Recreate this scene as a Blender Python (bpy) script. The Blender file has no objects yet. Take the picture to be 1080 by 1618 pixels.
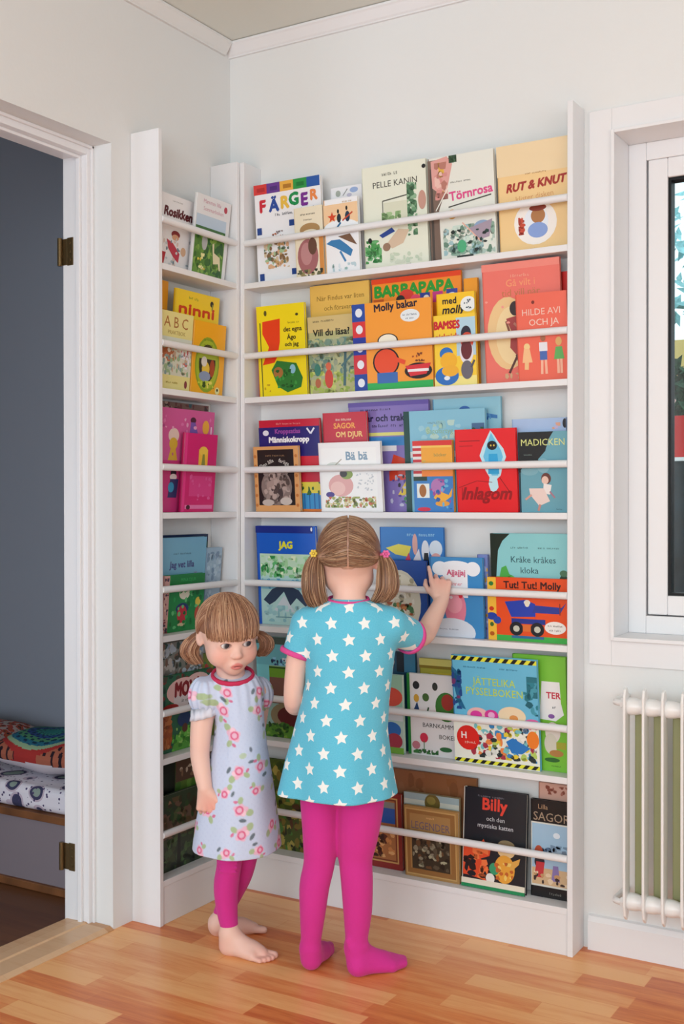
import bpy, math, random
import numpy as np
from mathutils import Vector, Matrix

# ---------------------------------------------------------------- camera, world, lights, exposure
S = bpy.context.scene
COL = S.collection
R = math.radians
cam = bpy.data.cameras.new('camera')
cam.sensor_fit = 'HORIZONTAL'; cam.sensor_width = 36.0
cam.lens = 36.0 * 1806.0 / 1080.0
cam.clip_start = 0.05; cam.clip_end = 200
camo = bpy.data.objects.new('camera', cam); COL.objects.link(camo)
camo.location = (2.0017, -2.7138, 1.09)
camo.rotation_euler = (math.pi/2 - 0.00711, 0.0011, 0.5387)
S.camera = camo
S.view_settings.view_transform = 'Standard'; S.view_settings.look = 'None'
S.view_settings.gamma = 1.0; S.view_settings.use_curve_mapping = False
S.view_settings.exposure = 0.0

world = bpy.data.worlds.new('sky'); S.world = world; world.use_nodes = True
wn = world.node_tree; wn.nodes.clear()
wo = wn.nodes.new('ShaderNodeOutputWorld'); wb = wn.nodes.new('ShaderNodeBackground')
wb.inputs['Color'].default_value = (0.80, 0.92, 1.0, 1); wb.inputs['Strength'].default_value = 1.5
wn.links.new(wb.outputs[0], wo.inputs[0])

def area(name, loc, rot, sx, sy, power, col):
    l = bpy.data.lights.new(name, 'AREA'); l.shape = 'RECTANGLE'; l.size = sx; l.size_y = sy
    l.energy = power; l.color = col
    o = bpy.data.objects.new(name, l); COL.objects.link(o); o.location = loc; o.rotation_euler = rot
    return o
# daylight of the big windows behind the photographer; right-wall and next-room lamps are added
area('daylight_and_fill', (1.9, -4.93, 1.45), (R(90), 0, 0), 3.0, 1.7, 95, (0.795, 0.92, 1.0))
area('daylight_and_fill', (4.13, -2.3, 1.5), (R(90), 0, R(90)), 2.4, 1.5, 23, (0.795, 0.92, 1.0))  # added fill from the right, no window known there
area('daylight_and_fill', (-1.2, -2.5, .75), (R(86), 0, R(-8)), .9, .9, 15, (0.74, 0.86, 1.0))  # added fill to brighten the next room

# ---------------------------------------------------------------- helpers
def lin(h):
    if isinstance(h, str):
        h = h.lstrip('#'); v = [int(h[i:i+2], 16)/255 for i in (0, 2, 4)]
    else: v = h
    return tuple(c/12.92 if c <= .04045 else ((c+.055)/1.055)**2.4 for c in v)

def mat(name, col, rough=.5, spec=.5, metal=0, bump=0, bscale=40, var=0, sub=0):
    m = bpy.data.materials.new(name); m.use_nodes = True; nt = m.node_tree
    b = nt.nodes['Principled BSDF']; c = lin(col)
    b.inputs['Base Color'].default_value = (*c, 1); b.inputs['Roughness'].default_value = rough
    b.inputs['Specular IOR Level'].default_value = spec; b.inputs['Metallic'].default_value = metal
    if sub: b.inputs['Subsurface Weight'].default_value = sub; b.inputs['Subsurface Radius'].default_value = (.012, .005, .003); b.inputs['Subsurface Scale'].default_value = .6
    if bump or var:
        tc = nt.nodes.new('ShaderNodeTexCoord'); n = nt.nodes.new('ShaderNodeTexNoise')
        n.inputs['Scale'].default_value = bscale; n.inputs['Detail'].default_value = 4
        nt.links.new(tc.outputs['Object'], n.inputs['Vector'])
        if bump:
            bp = nt.nodes.new('ShaderNodeBump'); bp.inputs['Strength'].default_value = bump; bp.inputs['Distance'].default_value = .002
            nt.links.new(n.outputs['Fac'], bp.inputs['Height']); nt.links.new(bp.outputs[0], b.inputs['Normal'])
        if var:
            r = nt.nodes.new('ShaderNodeValToRGB'); r.color_ramp.elements[0].position = .3; r.color_ramp.elements[1].position = .7
            r.color_ramp.elements[0].color = (*[x*(1-var) for x in c], 1); r.color_ramp.elements[1].color = (*[min(1, x*(1+var)) for x in c], 1)
            nt.links.new(n.outputs['Fac'], r.inputs[0]); nt.links.new(r.outputs[0], b.inputs['Base Color'])
    return m

def attr_mat(name, rough=.4, spec=.4, sub=0, bump=0, bscale=300, sheen=0):
    m = mat(name, (.5, .5, .5), rough, spec, sub=sub, bump=bump, bscale=bscale)
    nt = m.node_tree; a = nt.nodes.new('ShaderNodeAttribute'); a.attribute_name = 'Col'
    b = nt.nodes['Principled BSDF']
    nt.links.new(a.outputs['Color'], b.inputs['Base Color'])
    if sheen: b.inputs['Sheen Weight'].default_value = sheen
    return m

class MB:
    """collects shapes for ONE mesh; every face carries a colour"""
    def __init__(s): s.v = []; s.f = []; s.c = []; s.mi = []
    def add(s, vs, fs, col=(1, 1, 1), mi=0):
        n = len(s.v); s.v += [tuple(v) for v in vs]
        for f in fs: s.f.append(tuple(i+n for i in f)); s.c.append(col); s.mi.append(mi)
    def box(s, a, b, col=(1, 1, 1), mi=0):
        x0, y0, z0 = a; x1, y1, z1 = b
        s.add([(x0,y0,z0),(x1,y0,z0),(x1,y1,z0),(x0,y1,z0),(x0,y0,z1),(x1,y0,z1),(x1,y1,z1),(x0,y1,z1)],
              [(0,3,2,1),(4,5,6,7),(0,1,5,4),(1,2,6,5),(2,3,7,6),(3,0,4,7)], col, mi)
    def tube(s, pts, rad, seg=10, col=(1, 1, 1), caps=True, mi=0):
        pts = [Vector(p) for p in pts]; n = len(pts)
        rad = rad if hasattr(rad, '__len__') else [rad]*n
        t = (pts[1]-pts[0]).normalized(); u = t.orthogonal().normalized(); vs = []
        for i, p in enumerate(pts):
            t = (pts[min(i+1, n-1)]-pts[max(i-1, 0)]).normalized()
            u = (u - t*u.dot(t)).normalized(); w = t.cross(u)
            for k in range(seg):
                a = 2*math.pi*k/seg; vs.append(p + (u*math.cos(a)+w*math.sin(a))*rad[i])
        fs = [(i*seg+k, i*seg+(k+1) % seg, (i+1)*seg+(k+1) % seg, (i+1)*seg+k) for i in range(n-1) for k in range(seg)]
        if caps: fs += [tuple(range(seg-1, -1, -1)), tuple((n-1)*seg+k for k in range(seg))]
        s.add(vs, fs, col, mi)
    def prism(s, prof, axis, a, b, col=(1, 1, 1), mi=0):
        """profile of 2D points extruded along axis from a to b"""
        def P(p, t): return {'x': (t, p[0], p[1]), 'y': (p[0], t, p[1]), 'z': (p[0], p[1], t)}[axis]
        n = len(prof); vs = [P(p, a) for p in prof]+[P(p, b) for p in prof]
        s.add(vs, [(i, (i+1) % n, n+(i+1) % n, n+i) for i in range(n)]+[tuple(range(n-1, -1, -1)), tuple(range(n, 2*n))], col, mi)
    def build(s, name, mats, parent=None, smooth=False, bevel=0, colors=False, loc=None):
        me = bpy.data.meshes.new(name); me.from_pydata(s.v, [], s.f)
        for m in (mats if isinstance(mats, (list, tuple)) else [mats]): me.materials.append(m)
        if any(s.mi): me.polygons.foreach_set('material_index', s.mi)
        if colors:
            ca = me.color_attributes.new('Col', 'FLOAT_COLOR', 'CORNER')
            buf = [x for f, c in zip(s.f, s.c) for _ in f for x in (*c, 1.0)]
            ca.data.foreach_set('color', buf)
        if smooth:
            me.polygons.foreach_set('use_smooth', [True]*len(me.polygons))
        me.validate(); me.update()
        o = bpy.data.objects.new(name, me); COL.objects.link(o)
        if parent: o.parent = parent
        if loc: o.location = loc
        if bevel:
            bv = o.modifiers.new('bevel', 'BEVEL'); bv.width = bevel; bv.segments = 2; bv.limit_method = 'ANGLE'
            bv.harden_normals = False
        if smooth and bevel == 0 and smooth != 'all':
            try: me.set_sharp_from_angle(angle=R(40))
            except Exception: pass
        return o

def tag(o, label=None, cat=None, group=None, kind=None):
    if label: o['label'] = label
    if cat: o['category'] = cat
    if group: o['group'] = group
    if kind: o['kind'] = kind
    return o
def empty(name, loc, rot=(0, 0, 0)):
    o = bpy.data.objects.new(name, None); COL.objects.link(o); o.empty_display_size = .05
    o.location = loc; o.rotation_euler = rot; return o

# ---------------------------------------------------------------- materials
M_wall = mat('white_wall_paint', (.905, .905, .90), .7, .2, bump=.15, bscale=90)
M_left = mat('left_wall_paint', (.895, .895, .89), .7, .2, bump=.15, bscale=90)
M_ceil = mat('ceiling_paint', (.90, .91, .88), .8, .2)
M_trim = mat('white_gloss_trim', (.92, .915, .92), .35, .45)
M_shelf = mat('white_shelf_lacquer', (.915, .91, .915), .4, .4)
M_hall = mat('blue_grey_wall_paint', (.56, .575, .61), .8, .2)
M_brass = mat('aged_brass', (.42, .34, .22), .4, .5, .8, bump=.3, bscale=200)
M_rad = mat('radiator_enamel', (.93, .92, .91), .3, .5)
M_olive = mat('olive_reflection_tint', (.62, .62, .45), .4, .4)  # olive reflection from the wall behind, put into the rear columns' colour
M_black = mat('black_rubber', (.03, .04, .05), .5, .3)
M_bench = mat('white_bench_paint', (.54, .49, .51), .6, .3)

def wood_floor(name, c1, c2, c3, width=.34, rowh=.064, rough=.32):
    m = bpy.data.materials.new(name); m.use_nodes = True; nt = m.node_tree; N = nt.nodes.new; L = nt.links.new
    b = nt.nodes['Principled BSDF']; tc = N('ShaderNodeTexCoord')
    mp = N('ShaderNodeMapping'); L(tc.outputs['Object'], mp.inputs['Vector']); mp.inputs['Location'].default_value = (.11, .031, 0)
    br = N('ShaderNodeTexBrick'); L(mp.outputs[0], br.inputs['Vector'])
    br.offset = .37; br.offset_frequency = 3; br.squash = 1.35; br.squash_frequency = 2
    br.inputs['Color1'].default_value = (0, 0, 0, 1); br.inputs['Color2'].default_value = (1, 1, 1, 1); br.inputs['Mortar'].default_value = (.35, .35, .35, 1)
    br.inputs['Scale'].default_value = 1; br.inputs['Mortar Size'].default_value = .0007; br.inputs['Brick Width'].default_value = width; br.inputs['Row Height'].default_value = rowh
    m2 = N('ShaderNodeMapping'); L(tc.outputs['Object'], m2.inputs['Vector']); m2.inputs['Scale'].default_value = (2.2, 26, 1)
    n1 = N('ShaderNodeTexNoise'); L(m2.outputs[0], n1.inputs['Vector']); n1.inputs['Scale'].default_value = 1.6; n1.inputs['Detail'].default_value = 6; n1.inputs['Distortion'].default_value = .6
    m3 = N('ShaderNodeMapping'); L(tc.outputs['Object'], m3.inputs['Vector']); m3.inputs['Scale'].default_value = (14, 160, 1)
    n2 = N('ShaderNodeTexNoise'); L(m3.outputs[0], n2.inputs['Vector']); n2.inputs['Scale'].default_value = 1.5; n2.inputs['Detail'].default_value = 3
    a = N('ShaderNodeMath'); a.operation = 'MULTIPLY_ADD'; L(br.outputs['Color'], a.inputs[0]); a.inputs[1].default_value = .62; a.inputs[2].default_value = -.10
    a2 = N('ShaderNodeMath'); a2.operation = 'MULTIPLY_ADD'; L(n1.outputs['Fac'], a2.inputs[0]); a2.inputs[1].default_value = .75; L(a.outputs[0], a2.inputs[2])
    a3 = N('ShaderNodeMath'); a3.operation = 'MULTIPLY_ADD'; L(n2.outputs['Fac'], a3.inputs[0]); a3.inputs[1].default_value = .30; L(a2.outputs[0], a3.inputs[2])
    r = N('ShaderNodeValToRGB'); L(a3.outputs[0], r.inputs[0]); e = r.color_ramp.elements
    e[0].position = .25; e[0].color = (*lin(c1), 1); e[1].position = .98; e[1].color = (*lin(c3), 1)
    k = e.new(.6); k.color = (*lin(c2), 1)
    L(r.outputs[0], b.inputs['Base Color']); b.inputs['Roughness'].default_value = rough; b.inputs['Specular IOR Level'].default_value = .4
    bp = N('ShaderNodeBump'); bp.inputs['Strength'].default_value = .12; bp.inputs['Distance'].default_value = .001
    L(br.outputs['Fac'], bp.inputs['Height']); bp.invert = True; L(bp.outputs[0], b.inputs['Normal'])
    return m
M_floor = wood_floor('beech_strip_floor', (.78, .36, .18), (.91, .55, .31), (.98, .73, .48))
M_floor2 = wood_floor('dark_brown_floor', (.24, .12, .06), (.34, .18, .10), (.42, .26, .15), .9, .12)
M_thresh = wood_floor('threshold_oak', (.70, .48, .30), (.80, .60, .42), (.86, .70, .54), 5, .5)
M_slab = mat('brown_wood_edge', (.48, .30, .17), .5, .3, var=.25, bscale=14)

# ---------------------------------------------------------------- the room
ZC = 2.431
def struct(name, mb, m, **k): return tag(mb.build(name, m, **k), kind='structure')
b = MB(); b.box((-.005, -5.1, -.1), (4.3, .005, 0)); struct('floor', b, M_floor)
b = MB(); b.box((-2.4, -5.1, ZC), (4.3, .3, ZC+.1)); struct('ceiling', b, M_ceil)
# wall with the window
WX0, WX1, WZ0, WZ1 = 1.148, 2.25, .765, 1.985
b = MB(); b.box((-2.4, .0, 0), (WX0, .28, ZC)); b.box((WX1, .0, 0), (4.3, .28, ZC)); b.box((WX0, .0, 0), (WX1, .28, WZ0)); b.box((WX0, .0, WZ1), (WX1, .28, ZC))
struct('wall_back', b, M_wall)
# wall with the doorway
DY1, DY0, DZ, WT = -.509, -1.42, 2.011, .138
b = MB(); b.box((-WT, DY1, 0), (0, .0, ZC)); b.box((-WT, -5.1, 0), (0, DY0, ZC)); b.box((-WT, DY0, DZ), (0, DY1, ZC))
struct('wall_left', b, M_left)
b = MB(); b.box((0, -5.1, 0), (4.3, -4.96, ZC)); struct('wall_front', b, M_wall)
b = MB(); b.box((4.16, -4.96, 0), (4.3, 0, ZC)); struct('wall_right', b, M_wall)
# cornice
prof = [(0, -.002), (.030, -.002), (.030, -.008), (.026, -.012), (.012, -.032), (.008, -.036), (.008, -.040), (0, -.040)]
b = MB(); b.prism([(-y, ZC+z) for y, z in prof], 'x', .0, 4.16); struct('trim_1', b, M_trim)
b = MB(); b.prism([(x, ZC+z) for x, z in prof], 'y', -4.96, -.03); struct('trim_2', b, M_left)
# window surround: flat casing, thin inner lip, frame, sash and glass
b = MB()
b.box((1.086, -.006, .698), (WX0-.006, 0, 2.045)); b.box((WX0-.006, -.006, WZ1+.006), (WX1+.06, 0, 2.045)); b.box((WX0-.006, -.006, .698), (WX1+.06, 0, WZ0-.006)); b.box((WX1+.006, -.006, WZ0-.006), (WX1+.06, 0, WZ1+.006))
win = struct('window_1', b, M_trim, bevel=.0015)
b = MB(); b.box((WX0-.006, -.013, WZ0-.006), (WX0+.002, .11, WZ1+.006)); b.box((WX1-.002, -.013, WZ0-.006), (WX1+.006, .11, WZ1+.006)); b.box((WX0+.002, -.013, WZ1-.002), (WX1-.002, .11, WZ1+.006)); b.box((WX0+.002, -.016, WZ0-.006), (WX1-.002, .11, WZ0+.003))
b.build('window_reveal', M_trim, win, bevel=.001)
def ring(b, x0, x1, z0, z1, w, ya, yb):
    b.box((x0, ya, z0), (x0+w, yb, z1)); b.box((x1-w, ya, z0), (x1, yb, z1)); b.box((x0+w, ya, z0), (x1-w, yb, z0+w)); b.box((x0+w, ya, z1-w), (x1-w, yb, z1))
b = MB(); ring(b, WX0+.002, WX1-.002, WZ0+.003, WZ1-.002, .044, .105, .20); b.build('window_frame', M_trim, win, bevel=.002)
b = MB(); ring(b, WX0+.050, WX1-.050, WZ0+.050, WZ1-.046, .048, .108, .175); b.build('window_sash', M_trim, win, bevel=.003)
b = MB(); ring(b, WX0+.098, WX1-.098, WZ0+.098, WZ1-.094, .007, .116, .15); b.build('window_seal', M_black, win)
mg = bpy.data.materials.new('window_glass'); mg.use_nodes = True; nt = mg.node_tree; nt.nodes.clear()
o_ = nt.nodes.new('ShaderNodeOutputMaterial'); t_ = nt.nodes.new('ShaderNodeBsdfTransparent'); g_ = nt.nodes.new('ShaderNodeBsdfGlossy'); mx = nt.nodes.new('ShaderNodeMixShader'); fr = nt.nodes.new('ShaderNodeFresnel')
g_.inputs['Roughness'].default_value = .02; t_.inputs['Color'].default_value = (.93, .97, .96, 1); nt.links.new(fr.outputs[0], mx.inputs[0]); nt.links.new(t_.outputs[0], mx.inputs[1]); nt.links.new(g_.outputs[0], mx.inputs[2]); nt.links.new(mx.outputs[0], o_.inputs[0])
b = MB(); b.box((WX0+.10, .130, WZ0+.10), (WX1-.10, .134, WZ1-.096)); b.build('window_pane', mg, win)
# skirting right of the shelves and at the foot of the left wall
b = MB(); b.prism([(0, 0), (-.014, 0), (-.014, .07), (-.008, .082), (0, .085)], 'x', 1.086, 4.16); struct('baseboard_back', b, M_trim)
b = MB(); b.prism([(0, 0), (.014, 0), (.014, .07), (.008, .082), (0, .085)], 'y', -4.96, DY0); struct('baseboard_left', b, M_trim)
# door frame set inside the opening
b = MB()
b.box((-.150, DY1-.018, 0), (-.066, DY1, DZ)); b.box((-.150, DY0, 0), (-.066, DY0+.018, DZ)); b.box((-.150, DY0+.018, DZ-.024), (-.066, DY1-.018, DZ))
b.box((-.098, DY1-.026, 0), (-.085, DY1-.018, DZ-.024)); b.box((-.098, DY0+.018, DZ-.032), (-.085, DY1-.026, DZ-.024))
b.box((-.066, DY1-.007, 0), (-.058, DY1, DZ)); b.box((-.066, DY0, DZ-.008), (-.058, DY1, DZ))
door = struct('door_1', b, M_trim, bevel=.0015)
for z in (1.745, .172):
    h = MB(); h.box((-.1335, DY1-.0205, z-.036), (-.1135, DY1-.0178, z+.036)); h.tube([(-.1545, DY1-.025, z-.036), (-.1545, DY1-.025, z+.036)], .0065, 12); h.box((-.156, DY1-.0205, z-.034), (-.1335, DY1-.0178, z+.034))
    for dz in (-.022, 0, .022): h.tube([(-.122, DY1-.0205, z+dz), (-.122, DY1-.0225, z+dz)], .0035, 8)
    h.build('hinge', M_brass, door, bevel=.0008)
b = MB(); b.prism([(-.150, 0), (-.150, .004), (-.144, .009), (-.075, .012), (-.070, .009), (-.010, .009), (.004, .002), (.004, 0)], 'y', DY0, DY1-.001)
struct('trim_3', b, M_thresh)

# ---------------------------------------------------------------- next room
b = MB(); b.box((-2.4, -3.3, -.1), (-.005, .3, -.001)); struct('floor_next_room', b, M_floor2)

b = MB(); b.box((-2.3, -.012, 0), (-WT, 0, ZC)); struct('wall_next_room', b, M_hall)
b = MB(); b.box((-2.4, -3.3, 0), (-2.3, 0, ZC)); struct('wall_next_room_side', b, M_hall)
b = MB(); b.box((-2.4, -3.4, 0), (-WT, -3.3, ZC)); struct('wall_next_room_front', b, M_hall)
b = MB(); b.box((-WT-.006, DY1+.005, 0), (-WT, -.012, ZC)); b.box((-WT-.006, -3.3, 0), (-WT, DY0-.005, ZC)); struct('wall_next_room_lining', b, M_hall)

# bench with a mattress and two cushions
be = empty('bench', (-1.1, -.21, 0)); tag(be, 'low white bench with a brown wooden top edge seen through the doorway', 'bench')
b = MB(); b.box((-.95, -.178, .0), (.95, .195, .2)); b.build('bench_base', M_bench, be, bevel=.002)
b = MB(); b.box((-.95, -.192, .2), (.95, .195, .222)); b.build('bench_top', M_slab, be, bevel=.002)
b = MB(); b.box((-.95, -.19, .0), (.95, -.178, .022)); b.build('bench_plinth', M_slab, be, bevel=.002)
def pat_mat(name, kind):
    m = bpy.data.materials.new(name); m.use_nodes = True; nt = m.node_tree; N = nt.nodes.new; L = nt.links.new; bs = nt.nodes['Principled BSDF']; bs.inputs['Roughness'].default_value = .85
    tc = N('ShaderNodeTexCoord'); v = N('ShaderNodeTexVoronoi'); L(tc.outputs['Object'], v.inputs['Vector'])
    r = N('ShaderNodeValToRGB'); r.color_ramp.interpolation = 'CONSTANT'; L(v.outputs['Distance'], r.inputs[0]); e = r.color_ramp.elements
    if kind == 0:      # mattress: rows of rings in dark blue, green and purple on white
        v.inputs['Scale'].default_value = 15; cols = [(0, '#8a9a90'), (.30, '#3b3a5a'), (.42, '#c9b8c6'), (.5, '#e8e2ea')]
    elif kind == 1:    # red floral
        v.inputs['Scale'].default_value = 46; cols = [(0, '#2a1a20'), (.26, '#a8502f'), (.44, '#b03430'), (.56, '#b8a49c')]
    for i, (p, c) in enumerate(cols):
        el = e[i] if i < 2 else e.new(p); el.position = p; el.color = (*lin(c), 1)
    v2 = N('ShaderNodeTexVoronoi'); L(tc.outputs['Object'], v2.inputs['Vector']); v2.inputs['Scale'].default_value = 60
    mix = N('ShaderNodeMix'); mix.data_type = 'RGBA'; g = N('ShaderNodeMath'); g.operation = 'LESS_THAN'; L(v2.outputs['Distance'], g.inputs[0]); g.inputs[1].default_value = .22
    L(g.outputs[0], mix.inputs[0]); L(r.outputs[0], mix.inputs[6]); mix.inputs[7].default_value = (*lin('#4a3c66' if kind == 0 else '#201a1c'), 1); L(mix.outputs[2], bs.inputs['Base Color'])
    return m
def pillow(w, d, h, n=28, p=2.6):
    vs = []; fs = []
    for sgn in (1, -1):
        for i in range(n+1):
            for j in range(n+1):
                a, c = i/n*2-1, j/n*2-1
                k = (max(0, 1-abs(a)**p)*max(0, 1-abs(c)**p))**.5
                sh = 1-.07*(abs(a)*abs(c))**2
                vs.append((a*w/2*(1-.05*(1-c*c)*0)*sh, c*d/2*sh, h/2+sgn*h/2*k + .004*math.sin(7*a+3*c)*k))
    m_ = (n+1)**2
    for s_ in (0, 1):
        for i in range(n):
            for j in range(n):
                q = [s_*m_+i*(n+1)+j, s_*m_+(i+1)*(n+1)+j, s_*m_+(i+1)*(n+1)+j+1, s_*m_+i*(n+1)+j+1]
                fs.append(tuple(q if s_ == 0 else q[::-1]))
    return vs, fs
b = MB(); b.box((-.94, -.185, 0), (.94, .185, .070))
o = b.build('mattress', pat_mat('ring_print_cotton', 0), bevel=.022, loc=(-1.1, -.21, .2225)); o.modifiers['bevel'].segments = 5
tag(o, 'thin bench mattress printed with dark rings on white', 'mattress')
vs, fs = pillow(.46, .30, .11); b = MB(); b.add(vs, fs)
o = b.build('cushion', pat_mat('red_floral_cotton', 1), smooth='all', loc=(-.915, -.2, .2965)); o.rotation_euler = (0, 0, R(4))
tag(o, 'cushion with a red floral print lying left on the bench mattress', 'cushion', 'cushions on the bench')
vs, fs = pillow(.42, .27, .12, 110)
b = MB()
vv = np.array(vs)
pc = []
for f in fs:
    c = vv[list(f)].mean(0); rr = math.hypot((c[0]+.02)/.155, (c[1]+.02)/.105); t = math.atan2(c[1]+.02, c[0]+.02)
    if c[2] < .045: col = '#cfc6cc'
    elif rr < .20: col = '#2f7f7c'
    elif rr < .90 and math.sin(t*14)*math.cos(rr*34) > .25: col = ['#14363e', '#1f2f5a'][int(rr*6) % 2]
    elif rr < .92: col = ['#2a6a80', '#3a8a7c', '#2f4f86', '#4f8a64'][int(rr*5.2) % 4]
    elif rr < 1.02: col = '#8fa884'
    elif rr < 1.12: col = '#a83430'
    elif math.sin(c[0]*210)*math.sin(c[1]*210) > .3: col = '#2a1c24'
    else: col = '#a8604a'
    pc.append(lin(col))
b.v = vs; b.f = fs; b.c = pc; b.mi = [0]*len(fs)
o = b.build('cushion', attr_mat('medallion_cotton', .85, .2, bump=.3), smooth='all', colors=True, loc=(-.46, -.215, .2965)); o.rotation_euler = (0, 0, 0)
tag(o, 'cushion with a teal and blue medallion beside the door jamb', 'cushion', 'cushions on the bench')

# ---------------------------------------------------------------- shelves
ZS = [0, 1.712, 1.390, 1.068, .748, .430, .115]
ZR = [0, 1.825, 1.507, 1.186, .868, .547, .233]
H = 2.054; DP = .083; TH = .016
M_cream = mat('warm_shelf_edge', (.91, .90, .885), .4, .4)
def shelf_unit(name, loc, rz, length, depth, label):
    u = empty(name, loc, (0, 0, rz)); tag(u, label, 'bookshelf', 'white wall bookshelves in the corner')
    for x in (0, length-.014):
        b = MB(); b.box((x, -depth, 0), (x+.014, -.0005, H)); b.build('side_panel', M_shelf, u, bevel=.0012)
    for k in range(1, 7):
        b = MB(); b.box((.0142, -depth+.0015, ZS[k]-TH), (length-.0142, -.0005, ZS[k])); b.build('shelf', M_shelf, u, bevel=.001)
        b = MB(); b.tube([(.0142, -depth+.0055, ZR[k]), (length-.0142, -depth+.0055, ZR[k])], .0092, 20); b.build('rail', M_shelf, u, smooth=True)
    b = MB(); b.box((.0142, -depth+.004, .0), (length-.0142, -depth+.018, ZS[6]-TH-.0005)); b.build('plinth', M_shelf, u, bevel=.001)
    return u
shelf_unit('bookshelf', (.0945, 0, 0), 0, .9775, DP, 'wide white front-facing bookshelf with six railed shelves on the back wall')
shelf_unit('bookshelf', (0, -.436, 0), R(90), .353, .0945, 'narrow white front-facing bookshelf beside the doorway on the left wall')

# ---------------------------------------------------------------- radiator
ra = empty('radiator', (1.21, -.02, 0)); tag(ra, 'white column radiator with an olive reflection painted on its rear columns under the window', 'radiator')
for i in range(12):
    x = i*.0437
    b = MB()
    prof = [(-.118, .165), (-.112, .140), (-.098, .128), (-.09, .14), (-.085, .155), (-.08, .18), (-.08, .60), (-.085, .63), (-.09, .655), (-.10, .668), (-.112, .664), (-.118, .645)]
    b.prism(prof, 'x', x, x+.0065)
    b.build('fin', M_rad, ra, bevel=.002)
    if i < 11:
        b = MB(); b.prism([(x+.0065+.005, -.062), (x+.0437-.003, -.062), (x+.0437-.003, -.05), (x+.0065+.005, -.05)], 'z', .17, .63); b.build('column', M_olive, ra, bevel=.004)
for z in (.622, .170):
    b = MB(); pts = []; rad = []
    for i in range(12*6):
        pts.append((-.004+i*.0437/6, -.088, z)); rad.append([.0175, .0195, .0205, .0205, .0195, .0175][i % 6])
    b.tube(pts, rad, 16); b.build('header_tube', M_rad, ra, smooth='all')
for z in (.628, .165):
    b = MB(); b.tube([(-.004, -.088, z), (-.018, -.088, z), (-.026, -.084, z), (-.03, -.07, z), (-.03, .018, z)], .0075, 12); b.tube([(-.012, -.088, z), (-.004, -.088, z)], .012, 6); b.build('pipe', M_rad, ra, smooth=True)

# ---------------------------------------------------------------- outside the window
M_leaf = mat('garden_leaves', (.10, .30, .20), .6, .3, var=.6, bscale=30)
M_red = mat('red_painted_boards', (.80, .10, .12), .5, .3)
M_yel = mat('yellow_house_paint', (.93, .80, .50), .7, .2)
M_lawn = mat('garden_ground', (.20, .30, .16), .9, .1, var=.4, bscale=6)
b = MB(); b.box((-30, .6, -.9), (30, 40, -.8)); tag(b.build('ground_outside', M_lawn), kind='structure')
rnd = random.Random(4)
M_bark = mat('dark_bark', (.22, .17, .13), .9, .2)
def bush(name, loc, rx, ry, rz, n, m, leaf=.09):
    b = MB(); g = random.Random(int(loc[0]*77+loc[1]*13))
    rt = empty(name, loc); t = MB(); t.tube([(0, 0, 0), (.01, .02, rz*.8), (0, 0, rz*1.5)], [.04, .03, .01], 8); t.build('trunk', M_bark, rt, smooth=True)
    for i in range(n):
        a = g.uniform(0, 6.283); z = g.uniform(-1, 1); q = g.uniform(.45, 1)**.5; c = (1-z*z)**.5
        p = Vector((rx*q*c*math.cos(a), ry*q*c*math.sin(a), rz+rz*q*z)); d = Vector((g.uniform(-1, 1), g.uniform(-1, 1), g.uniform(-1, 1))).normalized(); e = d.orthogonal().normalized()
        s_ = leaf*g.uniform(.6, 1.3); b.add([p-d*s_, p+e*s_*.45, p+d*s_, p-e*s_*.45+Vector((0, 0, .01))], [(0, 1, 2, 3)])
    b.build('foliage', m, rt); return rt
fe = empty('garden_fence', (.2, 3.0, -.8)); tag(fe, 'red board balustrade on a dark garden wall outside the window', 'fence')
b = MB()
for i in range(30): b.box((-.9+i*.12, 0, 2.12), (-.9+i*.12+.112, .025, 2.325))
b.build('red_boards', M_red, fe)
b = MB(); b.box((-.95, -.03, 2.10), (2.75, .05, 2.118)); b.build('white_coping', mat('white_coping_paint', (.95, .93, .93), .5, .3), fe)
b = MB(); b.box((-.95, .0, 0), (2.75, .05, 2.10)); b.build('wall_base', mat('dark_stone', (.07, .16, .20), .8, .2, var=.6, bscale=6), fe)
ho_ = empty('house', (-5.2, 9, -.8)); tag(ho_, 'pale yellow house with a pinkish lower wall beyond the garden', 'house')
b = MB(); b.box((0, 0, 3.05), (5, 3, 3.55)); b.build('upper_wall', M_yel, ho_)
b = MB(); b.box((0, 0, 0), (5, 3, 3.05)); b.build('lower_wall', mat('pale_pink_render', (.96, .80, .76), .7, .2), ho_)
tag(bush('shrub', (.50, 2.5, -.8), .5, .22, .72, 1500, M_leaf, .06), 'dark green shrub growing below the red balustrade', 'shrub')
tag(bush('tree', (-.95, 7.5, 1.55), .9, .5, .40, 900, M_leaf, .09), 'rounded dark tree in front of the yellow house', 'tree')
M_pale = mat('sunlit_pale_leaves', (.58, .82, .84), .6, .3, var=.3, bscale=20)  # overexposed brightness put into the leaf colour
tag(bush('tree', (-.9, 6.4, 2.45), 1.2, .7, .62, 420, M_pale, .09), 'airy sunlit tree with pale leaves against the bright sky', 'tree')

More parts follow.
